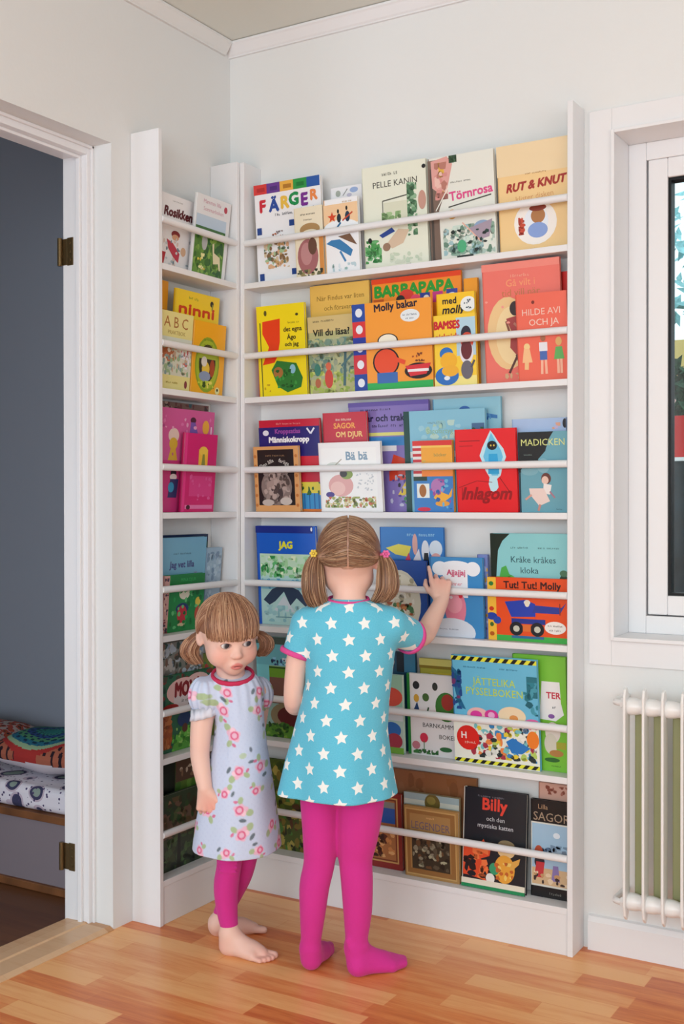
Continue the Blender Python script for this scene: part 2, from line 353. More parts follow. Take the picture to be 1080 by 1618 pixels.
# ---------------------------------------------------------------- book cover printing
_tx = {}
def text_geo(s):
    if s in _tx: return _tx[s]
    cu = bpy.data.curves.new('t', 'FONT'); cu.body = s; cu.resolution_u = 2; cu.fill_mode = 'FRONT'
    ob = bpy.data.objects.new('t', cu); COL.objects.link(ob)
    dg = bpy.context.evaluated_depsgraph_get(); me = ob.evaluated_get(dg).to_mesh()
    v = np.array([x.co[:2] for x in me.vertices]) if len(me.vertices) else np.zeros((0, 2))
    f = [tuple(p.vertices) for p in me.polygons]
    ob.evaluated_get(dg).to_mesh_clear(); COL.objects.unlink(ob); bpy.data.objects.remove(ob); bpy.data.curves.remove(cu)
    if len(v): v = v - (v.min(0)+v.max(0))/2
    _tx[s] = (v, f); return _tx[s]
def paint(b, w, h, y, ops):
    """print flat ink shapes onto the front board: coordinates 0..1 across and up the cover"""
    k = 0
    def put(pts, polys, col, dy=0):
        b.add([(min(max(p[0], .0002), w-.0002), y-dy, min(max(p[1], .0002), h-.0002)) for p in pts], polys, lin(col))
    for op in ops:
        t = op[0]; k += 1; d = .00012+k*.00004
        if t == 'R':
            _, x0, y0, x1, y1, c = op; put([(x0*w, y0*h), (x1*w, y0*h), (x1*w, y1*h), (x0*w, y1*h)], [(0, 1, 2, 3)], c, d)
        elif t == 'E':
            _, cx, cy, rx, ry, c = op; n = 22; put([(cx*w+rx*w*math.cos(a*6.2832/n), cy*h+ry*h*math.sin(a*6.2832/n)) for a in range(n)], [tuple(range(n))], c, d)
        elif t == 'P':
            put([(x*w, z*h) for x, z in op[1]], [tuple(range(len(op[1])))], op[2], d)
        elif t == 'L':
            _, x0, y0, x1, y1, wd, c = op; a = Vector((x0*w, y0*h)); e = Vector((x1*w, y1*h)); n = (e-a).normalized(); n = Vector((-n.y, n.x))*wd*h/2
            put([a-n, e-n, e+n, a+n], [(0, 1, 2, 3)], c, d)
        elif t == 'S':   # scatter of little motifs
            _, x0, y0, x1, y1, n, sz, cols, seed = op; g = random.Random(seed)
            for i in range(n):
                rx = g.uniform(.4, 1.2)*sz; rz = g.uniform(.4, 1.2)*sz; cx = g.uniform(x0*w, x1*w); cy = g.uniform(y0*h, y1*h); a0 = g.uniform(0, 3); m = g.choice((5, 7, 9))
                put([(min(max(cx+rx*g.uniform(.75, 1.2)*math.cos(a0+a*6.2832/m), x0*w), x1*w), min(max(cy+rz*g.uniform(.75, 1.2)*math.sin(a0+a*6.2832/m), y0*h), y1*h)) for a in range(m)], [tuple(range(m))], g.choice(cols), d+.00001*(i % 4))
        elif t == 'T':   # lettering: text, centre, cap height, colour, widest, bold, slant, turn
            _, s, cx, cy, sz, c = op[:6]; o = dict(op[6]) if len(op) > 6 else {}
            if isinstance(s, tuple): s = ' '.join('n'*j for j in s)
            if sz <= .041:   # lines too small to read in the place: only their rhythm of letters
                g = random.Random(len(s)*31+int(cx*100)+int(cy*1000)); lw = sz*h*.62; tot = lw*len(s); mw = o.get('w', .9)*w; lw *= min(1, mw/tot); x = cx*w-lw*len(s)/2
                for ch in s:
                    if ch != ' ':
                        a_ = sz*h*(.78 if ch.isupper() or ch in 'bdfhklt' else .52); lo = -sz*h*.2 if ch in 'gjpqy' else 0; z = cy*h-sz*h*.35
                        put([(x, z+lo), (x+lw*.24, z+lo), (x+lw*.24, z+a_), (x, z+a_)], [(0, 1, 2, 3)], c, d)
                        if g.random() < .75: zz = z+a_*g.choice((.0, .4, .8)); put([(x, zz), (x+lw*.62, zz), (x+lw*.62, zz+sz*h*.16), (x, zz+sz*h*.16)], [(0, 1, 2, 3)], c, d)
                        if g.random() < .45: put([(x+lw*.45, z), (x+lw*.66, z), (x+lw*.66, z+sz*h*.5), (x+lw*.45, z+sz*h*.5)], [(0, 1, 2, 3)], c, d)
                    x += lw
                continue
            v, f = text_geo(s)
            if not len(v): continue
            q = v*sz*h/.72; wd = q[:, 0].max()-q[:, 0].min(); mw = o.get('w', .9)*w
            if wd > mw: q = q*[mw/wd, 1]
            elif o.get('fit'): q = q*[mw/wd, 1]
            q = q + np.stack([q[:, 1]*o.get('sl', 0), q[:, 0]*0], 1); a = o.get('rot', 0); q = q@np.array([[math.cos(a), math.sin(a)], [-math.sin(a), math.cos(a)]])
            for j, (ox, oz) in enumerate([(0, 0), (.07, 0), (0, .07), (.07, .07), (-.07, 0), (0, -.07)][:1+o.get('b', 0)*2+(1 if o.get('b', 0) else 0)]):
                put([(x+cx*w+ox*sz*h, z+cy*h+oz*sz*h) for x, z in q], f, c, d+.000005*j)
        elif t == 'X':   # five-pointed star
            _, cx, cy, r, c = op; put([(cx*w+r*h*(1 if i % 2 == 0 else .42)*math.sin(i*.62832), cy*h+r*h*(1 if i % 2 == 0 else .42)*math.cos(i*.62832)) for i in range(10)], [tuple(range(10))], c, d)
M_cover = attr_mat('printed_book_cover', .32, .4)
M_page = mat('paper_pages', (.93, .91, .86), .8, .1)
GRP = 'picture books facing outwards on the white wall shelves'
LY = {'b': -.004, 'm': -.024, 'f': -.044}
def book(side, row, lay, tilt, x0, w, h, col, spine, label, ops, th=None, soft=False):
    th = th or {'b': .009, 'm': .011, 'f': .011}[lay]
    yb = LY[lay]; z = ZS[row]+.0004+max(0, -math.sin(tilt)*th)
    if side == 'R': loc = (x0, yb-th, z); rz = 0
    else: loc = (-(yb-th), x0, z); rz = R(90)
    r = empty('picture_book', loc, (tilt, 0, rz)); tag(r, label, 'book', GRP)
    c = MB(); cc = lin(col); sp = lin(spine); bt = .0016 if not soft else .0007
    # front board (y=0..bt), back board, rounded spine at x=0
    c.box((.004, 0, 0), (w, bt, h), cc); c.box((.004, th-bt, 0), (w, th, h), cc)
    c.prism([(.0042, 0), (.0012, .0008), (0, th*.3), (0, th*.7), (.0012, th-.0008), (.0042, th), (.0042, th-bt), (.0022, th*.65), (.0022, th*.35), (.0042, bt)], 'z', 0, h, sp)
    paint(c, w, h, 0, ops)
    c.build('cover', M_cover, r, colors=True)
    p = MB(); i = .003 if not soft else .0006; p.box((.0043, bt+.0001, i), (w-i, th-bt-.0001, h-i)); p.build('page_block', M_page, r)
    return r
DK = '#2a2420'
B = book
# ---- wide shelf, top row
B('R',1,'b',.06,.1095,.012,.204,'#ecd9ad','#d9b06a','thin cream and tan striped book spine at the left end of the top shelf',[('R',.15,0,.4,1,'#cf9a52'),('R',.7,0,.85,1,'#d9ae70')])
B('R',1,'m',.08,.123,.222,.279,'#f4f3f6','#f4f3f6','white book with multicoloured title letters and a rainbow strip along its top',[
 ('R',0,.9,.2,1,'#d8403c'),('R',.2,.9,.4,1,'#6b3c94'),('R',.4,.9,.6,1,'#f0b44a'),('R',.6,.9,.8,1,'#2f9a48'),('R',.8,.9,.99,1,'#2a59a8'),
 ('R',.05,.925,.17,.965,'#b82f30'),('R',.25,.925,.36,.965,'#51307a'),('R',.45,.925,.57,.965,'#b57a2a'),('R',.65,.925,.76,.965,'#1f7a38'),
 ('T','F',.13,.78,.12,'#d02c3a',{'b':2}),('T','Ä',.30,.79,.12,'#2a4ca0',{'b':2}),('T','R',.47,.79,.12,'#eec04a',{'b':2}),('T','G',.60,.81,.12,'#1f9150',{'b':2}),('T','E',.76,.79,.12,'#7a2f92',{'b':2}),('T','R',.9,.82,.10,'#ec8a4a',{'b':2}),
 ('T','blå katter',.45,.68,.035,'#555a66',{}),('T','former & figurer',.86,.7,.03,'#6a6a74',{'w':.3}),('R',.03,.5,.1,.57,'#24458c'),('R',.52,.55,.6,.61,'#24458c'),('R',.04,.04,.11,.11,'#24458c'),('R',.53,.07,.61,.13,'#24458c'),
 ('S',.25,.44,.42,.52,14,.004,['#c46a3a','#9a8a8a','#5a4a44'],3),('S',.12,.15,.5,.40,70,.007,['#c9a06a','#8a6a4a','#d9c4a4','#a9c49a','#e0b08a','#6f7f6a'],5)])
B('R',1,'f',.08,.266,.093,.192,'#efe3c8','#e9d9b4','small cream book with a plump pink brown figure in front of the rainbow-strip book',[
 ('T',(10,),.5,.9,.041,'#5a5044',{'w':.85}),('T','familjen',.5,.82,.03,'#7a7064',{}),('E',.55,.68,.35,.09,'#b08a5a'),('E',.55,.62,.3,.06,'#efe3c8'),('R',.85,0,1,.62,'#d68f4a'),('E',.45,.3,.36,.25,'#a86a6c'),('E',.4,.34,.2,.16,'#c08a8a'),('E',.62,.44,.15,.12,'#6a4a3a'),('S',.05,.02,.95,.12,20,.006,['#6a6a4a','#3a3a30','#9a8a5a'],8)])
B('R',1,'b',.08,.362,.10,.243,'#f0eff2','#eceaf0','white book showing faint pale figures above the small blue bird book',[('E',.25,.93,.08,.035,'#a9b0a6'),('E',.75,.95,.13,.03,'#9fb4dc'),('E',.6,.9,.08,.02,'#c8c4d8'),('L',.4,.9,.55,.97,.01,'#8a8a88')])
B('R',1,'f',.08,.363,.107,.201,'#f2f2f4','#efb070','small white book with running figures on an orange band and a blue bird',[
 ('R',0,.66,1,.93,'#f2cba0'),('E',.5,.62,.5,.1,'#f2f2f4'),('T',(6,),.7,.95,.04,'#c9a878',{'w':.5}),('X',.25,.76,.075,'#d84a28'),('E',.45,.74,.06,.06,'#23303c'),('E',.43,.83,.03,.03,'#2a2a2a'),('E',.7,.75,.07,.07,'#1f3a52'),('E',.68,.86,.03,.03,'#2a2a2a'),('L',.35,.6,.5,.68,.025,'#2a6a94'),('L',.55,.7,.85,.8,.02,'#c84a30'),
 ('P',[(.05,.42),(.3,.36),(.5,.3),(.75,.22),(.82,.3),(.65,.38),(.45,.46),(.2,.46)],'#3f7fb4'),('L',.45,.3,.6,.16,.03,'#4a86b8'),('P',[(.4,.5),(.75,.52),(.95,.36),(.7,.42)],'#7a5a44'),('S',.1,.04,.9,.14,12,.007,['#bcd0d6','#9ab8b4','#dfe6ea'],4)])
B('R',1,'m',.08,.474,.192,.274,'#e9ead8','#dfe0cc','cream storybook with small dark title and a green garden gate picture',[
 ('T','SAGAN OM',.45,.91,.035,'#5a5a50',{'w':.5}),('T','PELLE KANIN',.52,.82,.06,'#3c3a34',{'w':.75}),('L',.32,.66,.32,.46,.01,'#6a6a5e'),('L',.32,.66,.72,.69,.012,'#5a5a50'),('R',.34,.46,.7,.64,'#dcdcc4'),('S',.3,.42,.6,.55,40,.008,['#8aac74','#a9c490','#6f8f5f'],2),('S',.7,.3,.85,.8,60,.009,['#4f7a58','#6f9a74','#8fb490'],6),('E',.93,.62,.06,.09,'#c89888'),
 ('P',[(.25,.34),(.45,.4),(.5,.36),(.3,.31)],'#2f4a94'),('P',[(.35,.24),(.55,.38),(.72,.36),(.62,.24),(.45,.2)],'#d9bfa4'),('E',.36,.22,.06,.04,'#9a7a64'),('S',.02,.08,.28,.3,50,.009,['#4f9a54','#6fb474','#2f7a3c'],7),('E',.1,.3,.03,.025,'#2a2a26'),('S',.4,.05,.9,.16,18,.008,['#c8d4bc','#d8dcc8'],9),('E',.97,.93,.03,.02,'#222222'),('T','saga',.7,.04,.02,'#8a8a80')])
B('R',1,'m',.10,.674,.183,.268,'#e8e8de','#6a5650','off-white fairytale book with pink script title and a brown tree trunk',[
 ('P',[(0,0),(.16,0),(.15,.5),(.3,.75),(.36,.98),(0,.98)],'#7a6458'),('P',[(.02,0),(.06,0),(.07,.9),(.03,.9)],'#4f4640'),('P',[(.06,.72),(.2,.64),(.3,.72),(.38,.92),(.3,1),(.05,.97)],'#e0a49c'),('S',.1,.6,.3,.95,30,.012,['#d8928c','#ecc0b4','#b87a6c','#e8b84a'],3),('S',.33,.93,.45,1,14,.008,['#2f4a34','#4a6a4a'],5),('L',.1,.5,.32,.72,.01,'#f0ece0'),
 ('T',(8,5,),.5,.75,.025,'#7a7a74'),('T','Törnrosa',.64,.63,.085,'#e0508c',{'w':.66,'b':1,'rot':.08}),('L',.3,.52,.95,.585,.012,'#4a4a44'),('E',.35,.45,.07,.045,'#d8a04a'),('E',.52,.45,.035,.025,'#2a3430'),
 ('S',.2,.05,.98,.34,150,.010,['#b4c8bc','#8fae9c','#cfe0d4','#6a8a78','#9fc0c4','#e4e8dc'],11),('E',.8,.3,.13,.06,'#8fa8c8'),('P',[(.6,.3),(.95,.36),(.9,.2),(.72,.18)],'#a898a8'),('L',.5,.36,.78,.16,.012,'#e8b4a0'),('E',.48,.14,.07,.06,'#4fae7c'),('R',.4,.015,.65,.055,'#26302e'),('S',.3,.06,.9,.3,14,.006,['#26403a','#1f2a28'],12)])
B('R',1,'m',.10,.865,.186,.268,'#f2cd92','#e8b878','cream orange book with dark red capital title and a round white vignette',[
 ('R',0,.72,1,1,'#efd6ac'),('T',(4,10,),.55,.72,.022,'#a8703c',{'w':.5}),('T','RUT & KNUT',.55,.62,.075,'#a8302a',{'w':.82,'b':2,'sl':.25,'rot':.05}),('T','klister disken',.52,.51,.05,'#d89a62',{'w':.6,'rot':.05}),('E',.52,.27,.30,.20,'#f6f0ea'),('E',.53,.28,.17,.13,'#e8eef8'),('E',.56,.33,.1,.07,'#b07848'),('E',.56,.4,.12,.03,'#8a3a2a'),('E',.55,.2,.14,.07,'#8aa4dc'),('S',.28,.17,.38,.33,14,.008,['#c84a34','#a83a2a'],6),('T','förlag',.5,.035,.02,'#c8945c')])
# ---- wide shelf, second row
B('R',2,'b',.05,.110,.012,.262,'#d8404c','#d8404c','plain red book edge at the left end of the second shelf',[])
B('R',2,'m',.08,.128,.162,.258,'#f6de1f','#f0d41a','bright yellow book with a red figure above and a green oval creature',[
 ('L',.08,.0,.08,.82,.012,'#2a3a20'),('P',[(.13,.83),(.5,.85),(.48,.6),(.42,.45),(.35,.38),(.1,.36),(.25,.55),(.12,.7)],'#e8401c'),('T','Sagan om',.78,.8,.03,'#8a7a20',{'w':.35}),('T','det egna',.75,.72,.05,'#4a3c14',{'w':.42,'b':1}),('T','Ägo',.72,.64,.05,'#3a3010',{'b':1}),('T','och jag',.72,.56,.045,'#3a3010',{'b':1}),('E',.2,.92,.03,.03,'#5a5020'),('E',.85,.88,.03,.015,'#4a4020'),
 ('P',[(.28,.3),(.4,.4),(.6,.38),(.8,.36),(.92,.2),(.88,.1),(.6,.05),(.4,.12)],'#2f7a34'),('E',.42,.27,.1,.06,'#a8703c'),('E',.72,.3,.06,.05,'#8ac0d8'),('S',.35,.1,.8,.3,24,.006,['#3f9a44','#1f5a28'],3),('S',.1,.05,.25,.15,6,.004,['#c8a020'],5)])
B('R',2,'b',.06,.293,.190,.303,'#e8bc5c','#e4b450','ochre yellow book with brown script title at the back of the second shelf',[('T','När Findus var liten',.52,.88,.045,'#8a6a28',{'w':.85}),('T','och försvann',.5,.79,.045,'#8a6a28',{'w':.6}),('P',[(.1,.58),(.3,.68),(.9,.73),(1,.66),(1,.3),(.1,.3)],'#9fc43c'),('S',.12,.6,.9,.68,30,.01,['#b4d44a','#7fae34'],4)])
B('R',2,'m',.08,.300,.148,.214,'#b9b680','#a8a470','muted green book with a black title and small children in a meadow',[
 ('R',0,.8,1,1,'#d4bc80'),('T',(4,8,),.35,.94,.04,'#4a4030',{'w':.55}),('T','Vill du läsa?',.5,.79,.085,'#1f1c14',{'w':.86,'b':1}),('R',0,.2,1,.7,'#a8b090'),('S',0,.25,1,.72,160,.010,['#b4b88a','#8aa07c','#9aa48a','#7a9484','#c0bc90','#6a8a80'],14),('S',.0,.02,1,.3,80,.008,['#b0c060','#9aae50','#c4cc74'],15),('E',.42,.2,.09,.12,'#cf4a3c'),('E',.42,.36,.06,.05,'#d86a4a'),('E',.18,.32,.07,.08,'#3f7f70'),('L',.75,.1,.8,.6,.04,'#4a6a70'),('L',.7,.35,.95,.5,.03,'#4f7478'),('E',.18,.15,.06,.06,'#b86a4a'),('T','bokklubb',.5,.04,.025,'#5a5a3a')])
B('R',2,'f',.08,.454,.235,.232,'#f59e38','#24459c','orange board book with a blue and red tab strip and a black title',[
 ('R',0,.8,.17,1,'#2f4fa4'),('R',0,.62,.17,.8,'#d8383c'),('R',0,.42,.17,.62,'#2b3c9c'),('R',0,.2,.17,.42,'#cf3440'),('R',0,0,.17,.2,'#24459c')]+
 [('E',.09,y,.045,.05,'#e8ecf4') for y in (.9,.71,.5,.31,.1)]+[
 ('T','Molly bakar',.56,.93,.085,'#241c30',{'w':.70,'b':1,'rot':.05}),('E',.74,.82,.12,.07,'#e8eef0'),('T','En klaff-bok',.74,.83,.025,'#3a4a6a',{'w':.18}),('T',(2,4,),.74,.79,.025,'#3a4a6a',{'w':.16}),('R',.17,0,1,.09,'#2fae54'),
 ('E',.42,.32,.17,.16,'#221a1a'),('E',.42,.32,.15,.145,'#e8502c'),('L',.5,.36,.66,.3,.05,'#e8502c'),('R',.3,.08,.56,.2,'#3f6cb4'),('E',.45,.56,.13,.08,'#221a1a'),('E',.45,.56,.115,.07,'#f3ead8'),('E',.82,.2,.17,.09,'#221a1a'),('P',[(.66,.26),(.98,.28),(.92,.16),(.72,.14)],'#d8343c'),('R',.69,.19,.95,.22,'#f0e8ea'),('S',.74,.3,.92,.4,12,.004,['#a8502a','#7a3a20'],3)])
B('R',2,'b',.06,.490,.264,.302,'#f4902c','#f08020','orange book with tall green capital title at the back of the second shelf',[
 ('R',0,.955,1,1,'#e84a20'),('T','BARBAPAPA',.48,.885,.10,'#2f9a34',{'w':.88,'b':2,'fit':1}),('E',.40,.84,.08,.045,'#d84030'),('E',.33,.8,.05,.04,'#2a2a2a'),('E',.5,.795,.055,.04,'#e8486a'),('R',.55,.75,.66,.84,'#2f3f94'),('R',.69,.75,.8,.84,'#c83a8a'),('R',.84,.755,.96,.85,'#3a4aa4'),('R',.02,.78,.14,.82,'#c05a20'),('E',.62,.8,.03,.02,'#e8e0d0'),('E',.9,.8,.04,.02,'#dfe4f4')],th=.008)
B('R',2,'b',.06,.760,.040,.278,'#f6a42c','#f09a24','narrow orange book edge with red and green marks right of the green-titled book',[('E',.3,.82,.2,.03,'#d8402c'),('L',.7,.75,.7,.88,.02,'#3f9a3c')])
B('R',2,'m',.08,.694,.108,.240,'#f8c828','#f0bc20','yellow book with loose black handwritten title behind the yellow bear-like cartoon book',[('T','med',.35,.92,.07,'#241c20',{'b':1}),('T','molly',.45,.81,.085,'#241c20',{'b':1,'sl':.2}),('E',.84,.87,.2,.08,'#eef2f2'),('S',.72,.82,.96,.92,10,.003,['#4a5a6a'],3)])
B('R',2,'f',.08,.693,.118,.182,'#f8cf3c','#f0c430','yellow picnic cartoon book with red arched title and a blue cap figure',[
 ('R',.55,.42,1,.95,'#b4d4e4'),('R',0,0,1,.14,'#f4e48c'),('T','BAMSES',.33,.86,.11,'#c8202c',{'w':.6,'b':2,'fit':1}),('T','picknick',.33,.68,.09,'#d8342c',{'w':.55,'b':1}),('E',.78,.72,.12,.11,'#2a2838'),('E',.8,.62,.15,.12,'#d84a34'),('E',.3,.46,.16,.09,'#2f74c4'),('E',.35,.36,.2,.12,'#f2b42c'),('E',.3,.15,.28,.13,'#2f70c0'),('E',.38,.22,.2,.08,'#f0b030'),('E',.78,.46,.16,.16,'#e8e4ea'),('E',.78,.5,.13,.14,'#6a2a30'),('E',.78,.22,.14,.13,'#6a6670'),('L',.88,.25,.96,.35,.03,'#55525c'),('E',.3,.12,.07,.03,'#e8ecf2')])
B('R',2,'m',.10,.826,.205,.300,'#ec7568','#e46a5c','large salmon red book with a dark haired dancing figure on a pale moon',[
 ('R',0,.94,1,1,'#f08a7c'),('T','Alexander',.5,.885,.03,'#f0a890',{'w':.5}),('T','Gå vilt i',.5,.83,.06,'#f4a070',{'w':.55}),('T','tid vill när',.5,.75,.06,'#c87a4c',{'w':.65}),('E',.32,.42,.27,.30,'#eec890'),('E',.36,.4,.2,.24,'#f2d8a4'),('E',.42,.62,.07,.06,'#3a2a2c'),('P',[(.3,.54),(.44,.56),(.5,.36),(.44,.22),(.34,.3),(.36,.44)],'#a84444'),('L',.3,.52,.36,.38,.02,'#8a5040'),('L',.44,.24,.32,.09,.02,'#5a3430'),('L',.42,.24,.5,.08,.02,'#5a3430'),('L',.4,.5,.52,.42,.02,'#b87a68'),('S',.2,.04,.6,.09,8,.008,['#d8a880'],5),('S',.02,.5,.98,.7,10,.005,['#f4a090'],6)],th=.010)
B('R',2,'b',.08,1.024,.032,.268,'#d8302c','#c82824','dark red book edge behind the salmon book at the right panel',[])
B('R',2,'f',.11,.922,.132,.214,'#ec6a54','#e45f4a','coral red book with pale capital title and three small standing children',[
 ('T','HILDE AVI',.5,.79,.075,'#f2c8b8',{'w':.75}),('T','OCH JA',.55,.66,.075,'#f4d4c4',{'w':.6}),('E',.35,.9,.03,.02,'#7a2a20'),('L',.18,.14,.2,.36,.05,'#f0c088'),('E',.2,.4,.06,.04,'#f2d090'),('P',[(.1,.22),(.3,.22),(.25,.38),(.14,.38)],'#f4c08c'),('R',.44,.34,.6,.44,'#e8e8ee'),('R',.45,.24,.59,.34,'#4a6ab4'),('E',.52,.49,.05,.04,'#a86a4a'),('L',.48,.08,.49,.24,.03,'#f4b89c'),('L',.57,.08,.56,.24,.03,'#f4b89c'),('P',[(.72,.24),(.92,.24),(.88,.38),(.76,.38)],'#5fae5c'),('E',.82,.44,.06,.05,'#dcae6a'),('L',.8,.08,.8,.24,.03,'#f4b89c'),('L',.86,.08,.86,.24,.03,'#f4b89c')])
# ---- wide shelf, third row
B('R',3,'m',.08,.137,.202,.258,'#c8243c','#c0202f','red and navy book with a bold white title above the right rail row',[
 ('R',0,.60,1,.92,'#2a2474'),('R',0,.45,1,.60,'#d82a3c'),('T','Ställ frågor om kroppen',.5,.955,.022,'#f0a8a8',{'w':.66}),('T','Kroppsatlas',.48,.865,.05,'#a050a8',{'w':.5,'b':1}),('E',.12,.86,.05,.03,'#e8e8f4'),('L',.80,.9,.86,.84,.02,'#e8e8f8'),('L',.92,.9,.86,.84,.02,'#e8e8f8'),('T','Människokropp',.5,.775,.06,'#f8f8fc',{'w':.92,'b':2}),
 ('R',0,.02,1,.3,'#3f94cc'),('R',.5,.2,1,.32,'#e4d44c'),('L',.72,.03,.72,.2,.012,'#2a5ca0'),('L',.8,.03,.8,.2,.012,'#2a5ca0'),('L',.88,.03,.88,.2,.012,'#2a5ca0'),('L',.95,.03,.95,.2,.012,'#2a5ca0'),('R',.5,0,1,.03,'#e0803c'),('S',.55,.18,1,.32,16,.008,['#3a6a3c','#e8d040','#2a4a8a'],9)])
B('R',3,'f',.08,.127,.152,.183,'#e0a468','#d8985c','small book with black centre, white arched title and grey shaggy animal in tan frame',[
 ('R',.1,.1,.9,.95,'#221c1c'),('T',(4,9),.5,.86,.041,'#9a7a5a',{'w':.7}),('T','Den lilla',.3,.74,.06,'#e8e0d8',{'w':.4,'rot':.4}),('T','farliga',.68,.75,.06,'#e8e0d8',{'w':.4,'rot':-.35}),('E',.5,.38,.34,.28,'#8a7a74'),('E',.5,.4,.22,.2,'#a8948c'),('E',.5,.28,.14,.13,'#4a4040'),('E',.5,.24,.06,.04,'#1a1618'),('S',.2,.12,.8,.6,60,.008,['#9a8a84','#6a5c58','#b8a49c','#574a46'],8),('E',.3,.14,.13,.05,'#c8bcb4'),('E',.7,.16,.13,.06,'#cfc4bc')]+[('E',x,y,.03,.025,'#c87a3c') for x in (.05,.95) for y in (.1,.25,.4,.55,.7,.85)])
B('R',3,'m',.08,.350,.138,.270,'#c4283a','#b82034','small red book with yellow and pink title beside the navy body book',[('T',(9,),.5,.93,.035,'#f0d0c0',{'w':.6}),('T','SAGOR',.5,.865,.055,'#f0a44c',{'w':.75,'b':1}),('T','OM DJUR',.6,.77,.055,'#f4c87c',{'w':.6,'b':1}),('R',0,.55,.5,.70,'#7a4030'),('R',.5,.55,1,.70,'#2f9a3c'),('S',.5,.58,1,.7,14,.006,['#5fc44c','#1f6a2c'],3),('S',.02,.56,.5,.68,16,.006,['#a86a4a','#4a2a24'],4)])
B('R',3,'f',.10,.346,.194,.188,'#eeecec','#e8dfe2','white book with pale grey title and a pink rabbit-like shape over flowers',[
 ('R',.05,.06,.93,.92,'#f3f2f0'),('T','Bä bä',.62,.8,.12,'#7f9ab0',{'w':.42,'b':1}),('T','liten bok för de små',.62,.66,.03,'#b0b8c0',{'w':.44}),('E',.25,.66,.12,.06,'#d4d8d0'),('L',.18,.6,.38,.76,.015,'#a8a090'),('E',.35,.38,.2,.16,'#e0a8a4'),('E',.3,.34,.12,.1,'#ecc0b8'),('E',.45,.54,.1,.07,'#8aa04c'),('E',.4,.55,.06,.05,'#3a302c'),('E',.17,.25,.07,.04,'#4a3a8a'),('S',.08,.06,.9,.22,110,.006,['#a8b064','#8a9a4c','#c8b47c','#c86a4c','#e0d0a0','#6a7a3a'],10),('S',.6,.3,.88,.55,30,.003,['#c8ccd0'],12)])
B('R',3,'b',.06,.417,.244,.296,'#8a78bc','#7c6ab4','purple book with dark title and little vehicles at the back of the third shelf',[
 ('R',0,.96,1,1,'#6a58a8'),('T',(2,7,6,),.35,.93,.03,'#2a1f4a',{'w':.4}),('T','Bilar och traktorer',.53,.85,.062,'#241a44',{'w':.9,'b':1}),('T','maskiner som vi ser',.55,.78,.035,'#2a1f4a',{'w':.66,'b':1}),('R',.25,.69,.78,.72,'#e0dc7c'),('R',.2,.6,.8,.68,'#3a86c8'),('R',.2,.55,.6,.6,'#e8e8ee'),('P',[(.5,.36),(.56,.52),(.7,.48),(.82,.4),(.9,.3),(.5,.28)],'#d8442c'),('E',.83,.52,.07,.08,'#e4e4ea'),('E',.86,.46,.05,.05,'#262028'),('P',[(.6,.15),(.72,.3),(.82,.28),(.86,.15)],'#e8c83c'),('E',.8,.1,.13,.04,'#2f9a3c'),('S',.5,.05,.95,.4,30,.007,['#5a4a94','#2a2430','#3a8a4a','#c8c4dc'],6)])
B('R',3,'m',.08,.600,.232,.264,'#7fbcd4','#1f4a44','light blue book with dark green cloth spine, boats and a red stripe',[
 ('R',0,0,.075,1,'#1c4640'),('R',.075,.6,1,1,'#86bfd6'),('S',.15,.72,.8,.9,20,.012,['#9cccdc','#a8c8b4','#b8d4cc','#8fc0c8'],3),('T',(9,),.4,.88,.03,'#7a9aa4',{'w':.4}),('T','Sagofartyg',.45,.79,.05,'#8fb48c',{'w':.55}),('R',.075,.54,1,.6,'#dfe4e4'),('P',[(.32,.6),(.5,.6),(.45,.65),(.38,.63)],'#c83c34'),('R',.84,.6,.99,.86,'#4a6c94'),('S',.84,.62,.98,.82,16,.009,['#2f5a3c','#c8443c','#2a4a7a'],9)])
B('R',3,'b',.06,.672,.192,.294,'#8fc4d6','#4a8ab4','pale turquoise book at the back with a darker blue wavy edge motif',[('P',[(.05,.86),(.2,.84),(.45,.9),(.7,.87),(.95,.84),(.95,.81),(.7,.83),(.45,.85),(.2,.8),(.05,.82)],'#3f7ab8'),('E',.48,.9,.08,.03,'#3a6ab0'),('S',.1,.8,.9,.88,26,.006,['#5a94c8','#3a6ab0'],5)])
B('R',3,'f',.08,.634,.113,.185,'#f0a83c','#d8443c','orange yellow book with red striped edge over a blue sea picture',[
 ('R',0,.93,1,1,'#d83a34'),('R',.02,.9,.98,.93,'#f4c85c'),('R',0,.5,.22,.93,'#e8e0dc')]+[('R',.0,y,.22,y+.04,'#c8343c') for y in (.54,.62,.7,.78,.86)]+[('T','böcker',.7,.8,.05,'#9a9a5c',{'w':.45}),('T','Trumman',.58,.68,.09,'#c8b45c',{'w':.7}),('R',.22,.5,1,.58,'#f08a3c'),('R',0,0,1,.5,'#3f80c4'),('R',0,.44,.35,.5,'#2a4030'),('R',.08,.2,.4,.4,'#e8ece8'),('E',.23,.3,.09,.09,'#a86a34'),('E',.62,.36,.18,.11,'#b47ab4'),('P',[(.5,.2),(.7,.12),(.95,.22),(.98,.34),(.88,.24),(.62,.3)],'#f2b03c'),('E',.72,.12,.18,.04,'#e8a03c'),('E',.25,.04,.17,.03,'#d8304c'),('S',.4,.04,.95,.46,18,.006,['#a0549c','#2f60a8','#6ab4d8'],5)])
